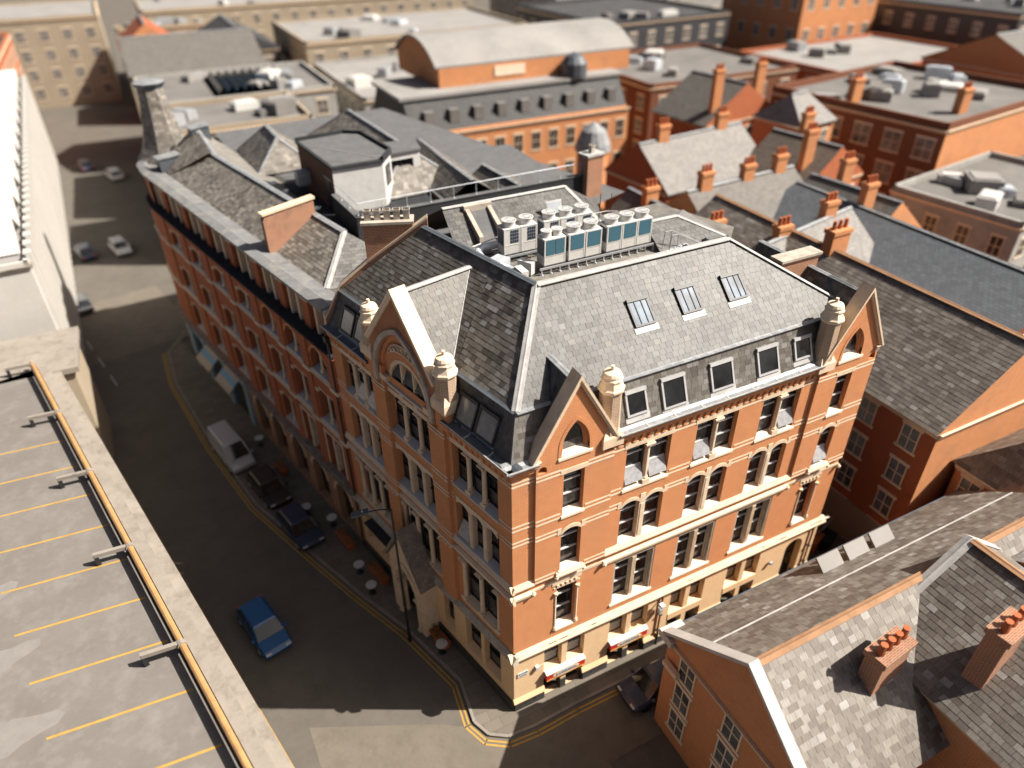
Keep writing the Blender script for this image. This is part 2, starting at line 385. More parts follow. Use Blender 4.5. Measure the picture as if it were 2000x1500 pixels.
def strip(parent, pts, wd, mat, name='lead_flashing', th=0.03, lift=0.03):
    """lead dressed along a roof edge: a flat half-round roll following the points"""
    mb = MB()
    for a, b in zip(pts, pts[1:]):
        a = Vector(a)+Vector((0, 0, lift)); b = Vector(b)+Vector((0, 0, lift)); d = (b-a).normalized(); s = d.cross(Vector((0, 0, 1))).normalized(); n = s.cross(d)
        pr = [s*(-wd/2)-n*0.03, s*(-wd/2)+n*0.0, s*(-wd*0.18)+n*th*0.6, s*0+n*th*1.4, s*(wd*0.18)+n*th*0.6, s*(wd/2)+n*0.0, s*(wd/2)-n*0.03]
        mb.extr([a+p for p in pr], b-a)
    return mb.build(name, mat, parent)
# ---------------------------------------------------------------- ground
def tagS(o): o['kind'] = 'structure'; return o

# ================================================================ the corner building (red brick, gables, 1874)
CB = thing('corner_warehouse', 'ornate red brick corner warehouse with slate mansard roof, stone bands and 1874 gable', 'building', (0, 0, 0))
CW = {}
def sill_mesh(w, h=0.22, dep=0.3, lip=0.07, mat='stone_pale'):
    def mk():
        m = MB(); m.extr([(-w/2-0.08, -lip, -0.10), (-w/2-0.08, -lip, 0.02), (-w/2-0.08, dep, h), (-w/2-0.08, dep, -0.10)], (w+0.16, 0, 0)); return m.mesh('sill', mat)
    return shared(('sill', w, h, dep, lip, mat), mk)
def sash(parent, F, u, z0, z1, w, dep=0.27, rows=(0.36, 0.36), sill=True, tilt=False, y=0.0, sillh=0.22, rnd=0, barmat='bar_pale', sillmat='stone_pale', frame='frame_dark', panemats=('glass_dark', 'glass_dark', 'pane_grey')):
    """a window: frame with two transoms (pale colour paints in sunlight) and three panes, its sloping stone sill"""
    h = round(z1-z0, 3); w = round(w, 3)
    def mkf():
        m = MB(); t = 0.07
        m.box(-w/2, -w/2+t, 0, 0.08, 0, h); m.box(w/2-t, w/2, 0, 0.08, 0, h); m.box(-w/2+t, w/2-t, 0, 0.08, h-t, h); m.box(-w/2+t, w/2-t, 0, 0.08, 0, 0.05)
        return m.mesh('window', frame)
    M = F @ T(u, y+dep, z0)
    o = put('window', shared(('sash', w, h, frame), mkf), parent, M)
    za = [0.05]+[h*(rows[0]), h*(rows[0]+rows[1])]+[h-0.07]
    for k in range(3):
        a, b = za[k], za[k+1]
        def mkp(): return MB().box(-w/2+0.07, w/2-0.07, 0, 0.02, 0, b-a).mesh('pane', panemats[2-k])
        PM = M @ T(0, 0.045, a)
        if tilt and k == 0:
            PM = M @ T(0, -0.0, b) @ RX(R(-24)) @ T(0, 0, -(b-a))
            def mkp(): return MB().box(-w/2+0.05, w/2-0.05, 0, 0.03, 0, b-a).mesh('pane', 'pane_open')
        put('pane', shared(('pane', w, round(b-a, 3), k if panemats[0] != panemats[1] or k == 0 else 1, tilt and k == 0, panemats[2-k]), mkp), o, PM)
        if k < 2:
            def mkt(): return MB().box(-w/2+0.06, w/2-0.06, -0.035, 0.06, -0.03, 0.035).mesh('transom', barmat)  # pale bars paint sunlight on the transoms; the shaded side passes dark ones
            put('transom', shared(('tr', w, barmat), mkt), o, M @ T(0, 0, b))
    if sill: put('sill', sill_mesh(w, sillh, dep+0.03, mat=sillmat), o, F @ T(u, y, z0-sillh))
    return o

def column_mesh(h, r=0.13):
    def mk():
        m = MB()
        m.box(-r*1.5, r*1.5, -r*1.5, r*1.5, 0, 0.22); m.lathe([(r*1.35, 0.22), (r*1.35, 0.3), (r*1.05, 0.36)], 10)
        m.lathe([(r, 0.34), (r*0.92, h-0.38)], 10); m.lathe([(r*1.15, h-0.40), (r*1.15, h-0.36), (r*1.0, h-0.34), (r*1.7, h-0.16)], 10)
        m.box(-r*1.9, r*1.9, -r*1.9, r*1.9, h-0.16, h-0.08); m.box(-r*1.45, r*1.45, -r*1.45, r*1.8, h-0.08, h)
        return m.mesh('column', 'stone')
    return shared(('col', round(h, 3), r), mk)

# ---- right hand (sunlit) facade: wall sheets
BAYS = [(1.04, 4.81, 2.86), (16.60, 20.40, 18.46)]; PAIR = [6.78, 10.62, 14.52]; PW = 1.2
BP = -0.14                                               # the gabled bays stand proud by half a brick
ops1 = [(c-0.54, c+0.54, 5.42, 8.5, 8.5, 'flat') for _, _, c in BAYS]+[(c-PW-0.02, c+PW+0.02, 5.42, 8.62, 8.62, 'flat') for c in PAIR]
mb = MB(); wall(mb, 0, 20.4, 4.86, 9.5, ops1); mb.build('wall', 'brick_red', CB, label='sunlit first floor brickwork above the painted shopfronts')
ops2 = []
for c in PAIR:
    ops2 += [(c-PW, c-0.15, 9.86, 12.5, 12.24, 'arch'), (c+0.15, c+PW, 9.86, 12.5, 12.24, 'arch'), (c-PW, c+PW, 13.36, 15.8, 15.8, 'flat')]
mb = MB(); wall(mb, 0, 1.04, 9.5, 16.85, []); wall(mb, 4.81, 16.60, 9.5, 16.85, ops2); mb.build('wall', 'brick_red', CB)
for b0, b1, c in BAYS:
    mb = MB()
    ops = [(c-0.52, c+0.52, 9.86, 12.5, 12.24, 'arch'), (c-0.51, c+0.51, 13.36, 15.8, 15.8, 'flat'), (b0+0.10, b0+0.50, 16.22, 16.58, 16.38, 'arch'), (b1-0.50, b1-0.10, 16.22, 16.58, 16.38, 'arch')]
    wall(mb, b0, b1, 9.62, 16.68, ops, y=BP)
    for a in (b0+0.10, b1-0.50): mb.poly([(a, BP+0.26, 16.2), (a+0.4, BP+0.26, 16.2), (a+0.4, BP+0.26, 16.6), (a, BP+0.26, 16.6)])
    hw = 0.66; sp = 17.12; za = 18.45; ap = 20.30
    pa = pt_arch(c-hw, c+hw, sp, za, 7); m_ = len(pa)//2
    mb.poly([(b0, BP, 16.68), (c-hw, BP, 16.68)]+[(u, BP, z) for u, z in pa[:m_+1]]+[(c, BP, ap), (b0, BP, 17.0)])
    mb.poly([(b1, BP, 17.0), (c, BP, ap)]+[(u, BP, z) for u, z in pa[m_:]]+[(c+hw, BP, 16.68), (b1, BP, 16.68)])
    loop = [(c-hw, 16.68)]+pa+[(c+hw, 16.68)]
    for (p, q), (p2, q2) in zip(loop, loop[1:]): mb.poly([(p, BP, q), (p2, BP, q2), (p2, BP+0.3, q2), (p, BP+0.3, q)])
    for u in (b0, b1): mb.poly([(u, BP, 9.62), (u, 0.3, 9.62), (u, 0.3, 17.0), (u, BP, 17.0)])
    mb.poly([(b0, BP, 17.0), (c, BP, ap), (c, 0.35, ap), (b0, 0.35, 17.0)]); mb.poly([(b1, BP, 17.0), (c, BP, ap), (c, 0.35, ap), (b1, 0.35, 17.0)])
    mb.poly([(b0, 0.35, 16.6), (b1, 0.35, 16.6), (b1, 0.35, 17.0), (c, 0.35, ap), (b0, 0.35, 17.0)])
    mb.build('gable_wall', 'brick_red', CB)
    # brick orders of the pointed window, its glass and its sill
    o = MB()
    for k, (e, y0, y1) in enumerate(((0.0, BP-0.02, BP+0.10), (-0.10, BP+0.12, BP+0.2), (-0.17, BP+0.2, BP+0.28))):
        inn = pt_arch(c-hw-e+(-0.0), c+hw+e, sp, za+e*1.25, 8)
        out = pt_arch(c-hw-e-(0.16 if k == 0 else 0.11), c+hw+e+(0.16 if k == 0 else 0.11), sp, za+e*1.25+(0.2 if k == 0 else 0.13), 8)
        inn = [(inn[0][0], 16.72)]+inn+[(inn[-1][0], 16.72)]; out = [(out[0][0], 16.72)]+out+[(out[-1][0], 16.72)]
        o.ring(inn, out, y0, y1)
    o.build('window_arch', 'brick_red', CB)
    pw = MB(); e = -0.2; inn = pt_arch(c-hw-e, c+hw+e, sp, za-0.26, 8); out = pt_arch(c-hw, c+hw, sp, za, 8)
    inn = [(inn[0][0], 16.85)]+inn+[(inn[-1][0], 16.85)]; out = [(out[0][0], 16.85)]+out+[(out[-1][0], 16.85)]
    pw.ring(inn, out, BP+0.28, BP+0.34); pw.box(c-0.45, c+0.45, BP+0.27, BP+0.33, 16.95, 17.02)
    wo = pw.build('window', 'frame_dark', CB)
    MB().poly([(u, BP+0.32, z) for u, z in out]).build('pane', 'glass_dark', wo)
    MB().extr([(c-0.82, BP-0.06, 16.60), (c-0.82, BP-0.06, 16.72), (c-0.82, BP+0.34, 16.98), (c-0.82, BP+0.34, 16.6)], (1.64, 0, 0)).build('sill', 'stone_pale', wo)
    # stone coping with moulded front edge, kneelers
    cp = MB()
    for sgn in (-1, 1):
        foot = (c+sgn*1.98, 16.93); n_ = Vector((sgn*3.5, 0, 1.87)).normalized()
        p0 = Vector((foot[0], 0, foot[1])); p1 = Vector((c, 0, ap+0.12)); d = (p1-p0)
        for y0, y1, a, b in ((BP-0.16, 0.40, 0.0, 0.10), (BP-0.11, BP, -0.09, 0.0)):
            q0 = p0+n_*a; q1 = p1+Vector((0, 0, 1))*(a/n_.z); q2 = p1+Vector((0, 0, 1))*(b/n_.z); q3 = p0+n_*b
            cp.prism([(q0.x, q0.z), (q1.x, q1.z), (q2.x, q2.z), (q3.x, q3.z)], y0, y1)
    cp.build('gable_coping', 'stone', CB)
    kn = MB()
    for sgn in (-1, 1):
        u = c+sgn*1.80; kn.hexa([(u-0.1, BP-0.04, 16.62), (u+0.1, BP-0.04, 16.62), (u+0.1, 0.2, 16.62), (u-0.1, 0.2, 16.62), (u-0.16, BP-0.15, 16.98), (u+0.16, BP-0.15, 16.98), (u+0.16, 0.2, 16.98), (u-0.16, 0.2, 16.98)])
        kn.build('kneeler', 'stone', CB); kn = MB()
# windows of the sunlit facade
opened = {(0, 0), (0, 1), (1, 0), (2, 1)}
for j, c in enumerate(PAIR):
    for s in (-1, 1):
        sash(CB, FR, c+s*0.66, 13.58, 15.80, 1.06, tilt=(j, (s+1)//2) in opened, sill=False, rows=(0.38, 0.36))
        sash(CB, FR, c+s*0.675, 10.08, 12.5, 1.05, sill=False, rows=(0.36, 0.36))
        sash(CB, FR, c+s*0.58, 5.66, 8.5, 0.98, dep=0.34, sill=False, rows=(0.36, 0.34))
    MBs = put('sill', sill_mesh(2.40, 0.22, 0.30), CB, T(c, 0, 13.36)); put('sill', sill_mesh(2.40, 0.22, 0.30, lip=0.02), CB, T(c, 0, 9.86)); put('sill', sill_mesh(2.44, 0.24, 0.38), CB, T(c, 0, 5.42))
    put('column', column_mesh(2.42), CB, T(c, 0.12, 13.40))
    # third floor lintel with stepped label blocks
    m = MB(); m.box(c-1.32, c+1.32, -0.025, 0.14, 15.80, 16.08); m.box(c-0.16, c+0.16, -0.028, 0.14, 16.08, 16.30)
    for s in (-1, 1): m.box(c+s*1.2-0.13, c+s*1.2+0.13, -0.026, 0.1, 16.08, 16.2)
    m.build('lintel', 'stone', CB)
    # second floor arched stone heads and mullion
    m = MB()
    for a, b in ((c-PW, c-0.15), (c+0.15, c+PW)):
        inn = seg_arch(a, b, 12.24, 12.5, 8); m.ring(inn, [(u+(0.0), z+0.2) for u, z in inn], -0.03, 0.2)
    m.box(c-0.15, c+0.15, -0.032, 0.25, 12.2, 12.72)
    for s in (-1, 1): m.box(c+s*(PW+0.10)-0.10, c+s*(PW+0.10)+0.10, -0.026, 0.1, 12.28, 12.66)
    m.build('arched_head', 'stone', CB)
    m = MB(); m.box(c-0.17, c+0.17, -0.02, 0.31, 9.9, 12.22); m.box(c-0.09, c+0.09, -0.045, -0.02, 10.1, 12.1); m.build('mullion', 'stone', CB)
    # first floor moulded stone surround with fluted mullion
    m = MB()
    for s in (-1, 1):
        for k, (y0, y1) in enumerate(((0.02, 0.16), (0.14, 0.26), (0.24, 0.4))): m.box(c+s*(PW-0.03-0.06*k)-0.04, c+s*(PW-0.03-0.06*k)+0.04, y0, y1, 5.5, 8.6)
    m.box(c-PW, c+PW, 0.02, 0.36, 8.5, 8.62); m.build('window_surround', 'stone_grey', CB)
    m = MB(); m.box(c-0.13, c+0.13, 0.05, 0.40, 5.5, 8.5)
    for k in (-0.08, 0, 0.08): m.box(c+k-0.022, c+k+0.022, 0.015, 0.05, 5.72, 8.4)
    m.build('mullion', 'stone', CB)
for b0, b1, c in BAYS:
    sash(CB, FR, c, 13.58, 15.80, 1.02, y=BP, rows=(0.36, 0.36), tilt=False); sash(CB, FR, c, 10.08, 12.5, 1.04, y=BP, rows=(0.36, 0.36), tilt=(c > 10)); sash(CB, FR, c, 5.66, 8.42, 0.96, dep=0.34, rows=(0.36, 0.34))
    m = MB(); m.box(c-0.66, c+0.66, BP-0.025, BP+0.14, 15.80, 16.05); m.build('lintel', 'stone', CB)
    m = MB(); inn = seg_arch(c-0.52, c+0.52, 12.24, 12.5, 8); m.ring(inn, [(u, z+0.2) for u, z in inn], BP-0.03, BP+0.2)
    for s in (-1, 1): m.box(c+s*0.62-0.10, c+s*0.62+0.10, BP-0.026, BP+0.1, 12.28, 12.66)
    m.build('arched_head', 'stone', CB)
    m = MB(); m.box(c-0.75, c+0.75, BP-0.16, BP+0.1, 9.62, 9.74); m.prism([(c-0.75, 9.74), (c+0.75, 9.74), (c+0.72, 9.84), (c-0.72, 9.84)], BP-0.10, BP+0.1); m.build('sill_moulding', 'stone_pale', CB)
    for s in (-1, 1):
        m = MB(); m.lathe([(0.02, -0.2), (0.10, -0.12), (0.12, 0.0), (0.06, 0.08)], 7, (c+s*0.72, BP-0.08, 9.62)); m.build('label_stop', 'stone', CB)
        m = MB(); m.lathe([(0.05, -0.16), (0.11, -0.10), (0.13, 0.0), (0.12, 0.06)], 8, (c+s*0.60, -0.02, 8.2)); m.lathe([(0.07, -2.5), (0.07, -0.15)], 7, (c+s*0.60, 0.02, 8.2)); m.lathe([(0.13, -2.72), (0.12, -2.62), (0.08, -2.5)], 8, (c+s*0.60, -0.0, 8.2)); m.build('shaft', 'stone', CB)
    # dentilled head of the first floor window
    m = MB(); m.box(c-0.72, c+0.72, -0.03, 0.2, 8.52, 8.62)
    for k in range(5): m.box(c-0.56+k*0.25, c-0.44+k*0.25, -0.06, 0.04, 8.62, 8.76)
    m.box(c-0.8, c+0.8, -0.028, 0.1, 8.76, 9.0); m.build('lintel', 'stone', CB)
# ---- stone bands
def band(F, segs, z, y=0.0, h=0.085, pr=0.018, mat='stone', parent=None):
    for a, b in segs:
        MB().box(a, b, y-pr, y+0.05, z, z+h).build('stone_band', mat, parent or CB, F)
gaps2 = [(c-PW-0.12, c+PW+0.12) for c in PAIR]
def between(a, b, gaps):
    out = []; x = a
    for g0, g1 in sorted(gaps):
        if g1 <= a or g0 >= b: continue
        if g0 > x: out.append((x, g0))
        x = g1
    if x < b: out.append((x, b))
    return out
bayg = [(b0, b1) for b0, b1, c in BAYS]
for z in (13.29, 13.53): band(FR, between(0, 20.4, gaps2+bayg), z)
for z in (12.36, 12.58): band(FR, between(0, 20.4, gaps2+bayg), z)
for z in (15.82, 16.02): band(FR, between(0, 20.4, gaps2+bayg), z)
for b0, b1, c in BAYS:
    for z, g in ((13.29, 0.62), (13.53, 0.62), (12.36, 0.72), (12.58, 0.72), (15.82, 0.66), (16.02, 0.66)): band(FR, [(b0-0.0, c-g), (c+g, b1)], z, BP)
    for z in (9.62, 9.86): band(FR, [(b0, c-0.78), (c+0.78, b1)], z, BP)
    band(FR, [(b0, b1)], 9.0, -0.01, 0.16, 0.03)
# string courses between the bays and at the corner (two mouldings)
def mould(F, a, b, prof, name, mat, parent=None):
    return MB().extr([(a, y, z) for y, z in prof], (b-a, 0, 0)).build(name, mat, parent or CB, F)
UP = [(0.05, 9.50), (-0.10, 9.50), (-0.16, 9.56), (-0.16, 9.64), (-0.02, 9.88), (0.05, 9.88)]
LO = [(0.05, 8.66), (-0.04, 8.68), (-0.14, 8.92), (-0.15, 9.06), (-0.02, 9.16), (0.05, 9.16)]
for a, b in ((-0.155, 1.04), (4.81, 16.60)): mould(FR, a, b, UP, 'string_course', 'stone'); mould(FR, a, b, LO, 'string_course', 'stone')
for u in (1.0, 4.86, 16.55, 20.36):
    MB().lathe([(0.03, -0.16), (0.11, -0.10), (0.13, 0.02), (0.05, 0.12)], 7, (u, -0.12, 9.0)).build('label_stop', 'stone', CB)
# corbel table, eaves and gutter
def corbel():
    m = MB(); m.extr([(-0.07, 0.0, -0.34), (-0.07, -0.05, -0.34), (-0.07, -0.16, -0.06), (-0.07, -0.16, 0.04), (-0.07, 0.0, 0.04)], (0.14, 0, 0)); m.box(-0.09, 0.09, -0.06, 0, -0.42, -0.34); return m.mesh('corbel', 'brick_red')
def eaves(F, a, b, n, ends=True):
    for k in range(n): put('corbel', shared('corbel', corbel), CB, F @ T(a+(b-a)*(k+0.5)/n, 0, 16.52))
    MB().box(a, b, -0.18, 0.1, 16.52, 16.76).build('eaves_course', 'brick_red', CB, F)
    MB().extr([(a, 0.05, 16.76), (a, -0.22, 16.76), (a, -0.28, 16.82), (a, 0.05, 16.85)], (b-a, 0, 0)).build('eaves_cornice', 'stone', CB, F)
eaves(FR, 4.95, 16.5, 30)
MB().box(-0.0, 1.02, -0.10, 0.1, 16.4, 16.76).build('eaves_course', 'brick_red', CB); 
GUT = [(0.30, 16.88), (-0.20, 16.87), (-0.33, 16.85), (-0.36, 16.97), (-0.30, 16.99), (-0.26, 16.93), (-0.05, 16.93), (0.10, 17.02), (0.30, 17.06)]
def gutter(F, a, b, name='gutter', mat='lead'):
    g = mould(F, a, b, GUT, name, mat); MB().box(a, b, -0.375, -0.34, 16.95, 17.0).build('gutter_lip', 'lead_white', g, F); n = max(1, int((b-a)/1.4))
    for k in range(1, n): MB().extr([(a+(b-a)*k/n, y-0.012 if y < 0 else y, z+0.012) for y, z in GUT[1:]], (0.07, 0, 0)).build('gutter_joint', 'lead_white', g, F)
gutter(FR, 4.92, 16.55); gutter(FR, -0.36, 1.08)
mould(FR, -0.30, 1.06, [(0.05, 16.76), (-0.22, 16.76), (-0.28, 16.82), (0.05, 16.85)], 'eaves_cornice', 'stone')

# ---- painted ground floor of the sunlit side
gops = [(1.73, 4.12, 2.15, 4.25, 4.25, 'flat'), (5.67, 8.15, 2.15, 4.25, 4.25, 'flat'), (9.65, 12.0, 2.15, 4.25, 4.25, 'flat'), (13.6, 16.06, 2.15, 4.25, 4.25, 'flat')]
dops = [(a, b, 0.0, 1.72, 1.72, 'flat') for a, b, *_ in gops]
mb = MB(); wall(mb, 0, 20.5, 0, 4.3, gops+dops+[(18.15, 19.5, 0.0, 3.75, 3.05, 'arch')], depth=0.42); mb.build('shopfront_wall', 'cream_paint', CB)
for a, b in ((0, 1.73), (4.12, 5.67), (8.15, 9.65), (12.0, 13.6), (16.06, 18.15), (19.5, 20.5)):
    blk = MB().box(a-0.02, b+0.02, -0.10, 0.30, 0, 0.72).build('plinth', 'granite_black', CB)
    x = a-0.02
    for row in (0, 1):
        x = a-0.02; n_ = 2+row
        for k in range(n_):
            wd = (b-a+0.04)/n_; MB().box(x+0.012, x+wd-0.012, -0.13-0.02*random.random(), -0.09, 0.02+row*0.35, 0.34+row*0.35).build('granite_block', 'granite_black', blk); x += wd
    MB().extr([(a-0.05, 0.3, 0.72), (a-0.05, -0.14, 0.72), (a-0.05, -0.02, 1.0), (a-0.05, 0.3, 1.0)], (b-a+0.10, 0, 0)).build('plinth_coping', 'cream_paint', CB)
for a, b, s, t, *_ in gops:
    c = (a+b)/2
    MB().box(c-0.16, c+0.16, 0.0, 0.4, 0.9, 4.25).build('mullion', 'cream_paint', CB)
    blk = MB().box(c-0.17, c+0.17, -0.02, 0.42, 0, 0.85).build('plinth', 'granite_black', CB)
    for s_, cc in ((-1, (a+c-0.16)/2), (1, (b+c+0.16)/2)):
        sash(CB, FR, cc, 2.42, 4.25, (b-a)/2-0.18, dep=0.36, rows=(0.42, 0.5), sill=False, barmat='bar_pale', panemats=('glass_dark', 'glass_dark', 'blind'))
    MB().extr([(a, -0.03, 1.72), (a, -0.03, 2.2), (a, 0.38, 2.42), (a, 0.38, 1.72)], (b-a, 0, 0)).build('sill', 'cream_paint', CB)
    # basement lights in the shadowed recess
    m = MB(); m.box(a, b, 0.85, 0.9, 0, 1.75); m.build('basement_front', 'frame_dark', CB)
    for s_, cc in ((-1, (a+c-0.16)/2), (1, (b+c+0.16)/2)):
        MB().box(cc-0.42, cc+0.42, 0.8, 0.86, 0.4, 1.6).build('pane', 'glass_dark', CB)
    for y0, x0, x1 in ((0, a, a), (0, b, b)): MB().poly([(x0, 0.4, 0), (x0, 0.9, 0), (x0, 0.9, 1.75), (x0, 0.4, 1.75)]).build('recess_side', 'stone_grey', CB)
# arched doorway
d = MB().box(18.15, 19.5, 0.40, 0.46, 0, 3.8).build('door', 'black_metal', CB)
MB().box(18.45, 18.82, 0.37, 0.4, 1.0, 2.2).build('door_panel', 'glass_dark', d); MB().box(18.92, 19.3, 0.37, 0.4, 1.0, 2.2).build('door_panel', 'glass_dark', d)
CORN = [(0.1, 4.30), (-0.10, 4.30), (-0.16, 4.40), (-0.24, 4.45), (-0.28, 4.58), (-0.28, 4.62), (-0.05, 4.90), (0.1, 4.90)]
mould(FR, -0.28, 20.7, CORN, 'shopfront_cornice', 'stone')
for k in range(26):
    u = random.uniform(0.1, 20.2); MB().box(u, u+random.uniform(0.25, 0.9), -0.20, -0.02, 4.70, 4.75).build('flashing_scrap', 'stone_grey', CB)
# ---------------------------------------------------------------- left hand (shaded) facade of the corner building, u = -d
LG = [(2.50, 1.60), (7.42, 1.84), (12.30, 1.60)]         # window groups: centre d, half width
PIERS = [(4.38, 5.58), (9.26, 10.42)]; PP = -0.20
LEND = 14.95
def lights(c, hw, n=3): 
    w_ = 2*hw/n; return [(c-hw+w_*(k+0.5), w_) for k in range(n)]
ops = []
for c, hw in LG:
    h1 = 1.38 if c < 12 and c < 5 else hw
    ops += [(-c-(h1 if c != 7.42 else hw), -c+(h1 if c != 7.42 else hw), 5.42, 8.62, 8.62, 'flat'), (-c-hw, -c+hw, 9.86, 12.5, 12.26, 'arch' if False else 'flat'), (-c-hw, -c+hw, 13.36, 15.8, 15.8, 'flat')]
mb = MB(); wall(mb, -LEND, 0, 4.86, 16.85, ops, depth=0.34); mb.build('wall', 'brick_red', CB, FL, label='shaded street side brickwork')
for p0, p1 in PIERS:
    m = MB(); m.box(-p1, -p0, PP, 0.02, 4.86, 17.3); m.build('pier', 'brick_red', CB, FL)
    for z in (12.36, 12.58, 13.29, 13.53, 15.82, 16.02, 9.62, 9.86): band(FL, [(-p1-0.018, -p0+0.018)], z, PP)
    band(FL, [(-p1-0.03, -p0+0.03)], 9.0, PP, 0.16, 0.03)
    for k in range(4): MB().lathe([(0.02, -0.18), (0.07, -0.08), (0.08, 0.0)], 6, (-p1+0.15+k*(p1-p0-0.3)/3, PP-0.04, 9.0)).build('pendant', 'stone', CB, FL)
for c, hw in LG:
    n1 = 2 if c < 5 else 3
    for k, (d, w_) in enumerate(lights(c, hw)):
        sash(CB, FL, -d, 13.58, 15.80, w_-0.10, dep=0.30, sill=False, rows=(0.40, 0.34), barmat='frame_dark', tilt=(c > 12 and k < 2))
        sash(CB, FL, -d, 10.08, 12.5, w_-0.12, dep=0.30, sill=False, rows=(0.40, 0.34), barmat='frame_dark', tilt=(c < 5 and k == 2))
    h1 = 1.38 if c < 5 else hw
    for d, w_ in lights(c, h1, n1): sash(CB, FL, -d, 5.66, 8.55, w_-0.16, dep=0.32, sill=False, rows=(0.48, 0.3), barmat='frame_dark')
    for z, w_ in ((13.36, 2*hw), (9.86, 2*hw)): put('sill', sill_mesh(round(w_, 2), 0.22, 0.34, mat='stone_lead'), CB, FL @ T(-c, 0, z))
    put('sill', sill_mesh(round(2*h1, 2), 0.24, 0.36, mat='stone'), CB, FL @ T(-c, 0, 5.42))
    xs = [c-hw+2*hw/3, c+hw-2*hw/3]
    for d in xs:
        put('column', column_mesh(2.42, 0.12), CB, FL @ T(-d, 0.13, 13.40))
        MB().box(-d-0.14, -d+0.14, 0.02, 0.32, 9.9, 12.3).prism([(-d-0.09, 10.1), (-d+0.09, 10.1), (-d+0.09, 12.1), (-d-0.09, 12.1)], -0.01, 0.03).build('mullion', 'stone', CB, FL)
    x1 = [c] if n1 == 2 else xs
    for d in x1+[c-h1+0.02, c+h1-0.02]: put('column', column_mesh(3.1, 0.13), CB, FL @ T(-d, 0.10, 5.46))
    m = MB(); m.box(-c-hw-0.1, -c+hw+0.1, -0.025, 0.2, 15.80, 16.06)
    for d in xs: m.box(-d-0.15, -d+0.15, -0.03, 0.2, 16.06, 16.22)
    m.build('lintel', 'stone', CB, FL)
    m = MB()
    for d, w_ in lights(c, hw):
        inn = seg_arch(-d-w_/2+0.08, -d+w_/2-0.08, 12.2, 12.42, 6); m.ring(inn, [(u, 12.66) for u, z in inn], -0.03, 0.28)
    for d in xs: m.box(-d-0.08, -d+0.08, -0.032, 0.28, 12.18, 12.66)
    m.build('arched_head', 'stone', CB, FL)
    m = MB(); m.box(-c-h1, -c+h1, 0.0, 0.3, 8.55, 8.64); m.build('lintel', 'stone', CB, FL)
open_segs = between(-LEND, 0.155, [(-p1, -p0) for p0, p1 in PIERS])
for a, b in open_segs: mould(FL, a, b, UP, 'string_course', 'stone'); mould(FL, a, b, LO, 'string_course', 'stone')
lg3 = [(-c-hw-0.1, -c+hw+0.1) for c, hw in LG]+[(-p1, -p0) for p0, p1 in PIERS]
for z in (13.29, 13.53, 12.36, 12.58, 15.82, 16.02): band(FL, between(-LEND, 0.0, lg3), z)
eaves(FL, -4.3, -0.05, 11); eaves(FL, -LEND, -10.5, 11)
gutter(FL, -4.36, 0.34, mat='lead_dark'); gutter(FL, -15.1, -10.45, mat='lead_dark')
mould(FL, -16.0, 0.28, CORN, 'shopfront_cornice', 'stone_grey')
# big pointed gable with the date stone
GC = 7.41; gl, gr = -10.02, -4.80
m = MB(); y = PP
oa = pt_arch(-GC-2.1, -GC+2.1, 16.75, 19.75, 9); k2 = len(oa)//2
m.poly([(gl, y, 15.9), (-GC-2.1, y, 15.9), (-GC-2.1, y, 16.75)]+[(u, y, z) for u, z in oa[1:k2+1]]+[(-GC, y, 21.85), (gl, y, 18.72)])
m.poly([(gr, y, 18.72), (-GC, y, 21.85)]+[(u, y, z) for u, z in oa[k2:]]+[(-GC+2.1, y, 15.9), (gr, y, 15.9)])
loop = [(-GC-2.1, 15.9)]+oa+[(-GC+2.1, 15.9)]
for (p, q), (p2, q2) in zip(loop, loop[1:]): m.poly([(p, y, q), (p2, y, q2), (p2, y+0.3, q2), (p, y+0.3, q)])
for u in (gl, gr): m.poly([(u, y, 15.9), (u, 0.3, 15.9), (u, 0.3, 18.72), (u, y, 18.72)])
m.poly([(gl, 0.3, 16.5), (gr, 0.3, 16.5), (gr, 0.3, 18.72), (-GC, 0.3, 21.85), (gl, 0.3, 18.72)])
m.poly([(gl, y, 18.72), (-GC, y, 21.85), (-GC, 0.3, 21.85), (gl, 0.3, 18.72)]); m.poly([(gr, y, 18.72), (-GC, y, 21.85), (-GC, 0.3, 21.85), (gr, 0.3, 18.72)])
m.build('gable_wall', 'brick_sooty_red', CB, FL)
# tympanum wall inside the arch with its round-headed window
m = MB(); ra = seg_arch(-GC-1.55, -GC+1.55, 16.75, 18.22, 12); k3 = len(ra)//2; yy = 0.05
m.poly([(-GC-2.1, yy, 16.75), (-GC-1.55, yy, 16.75)]+[(u, yy, z) for u, z in ra[:k3+1]]+[(-GC, yy, 19.75)]+[(u, yy, z) for u, z in reversed(oa[1:k2])])
m.poly([(-GC+1.55, yy, 16.75), (-GC+2.1, yy, 16.75)]+[(u, yy, z) for u, z in reversed(oa[k2+1:-1])]+[(-GC, yy, 19.75)]+[(u, yy, z) for u, z in ra[k3:-1]])
m.build('tympanum', 'brick_red', CB, FL)
m = MB(); inn = oa; out = pt_arch(-GC-2.43, -GC+2.43, 16.75, 20.1, 9); m.ring([(inn[0][0], 16.4)]+[(u*1.0, z) for u, z in pt_arch(-GC-2.2, -GC+2.2, 16.75, 19.85, 9)]+[(inn[-1][0], 16.4)], [(out[0][0], 16.4)]+out+[(out[-1][0], 16.4)], PP-0.14, PP+0.02); m.build('hood_mould', 'stone_grey', CB, FL)
m = MB(); i2 = pt_arch(-GC-1.95, -GC+1.95, 16.75, 19.5, 9); m.ring(i2, pt_arch(-GC-2.12, -GC+2.12, 16.75, 19.76, 9), PP+0.10, 0.06); m.build('window_arch', 'brick_red', CB, FL)
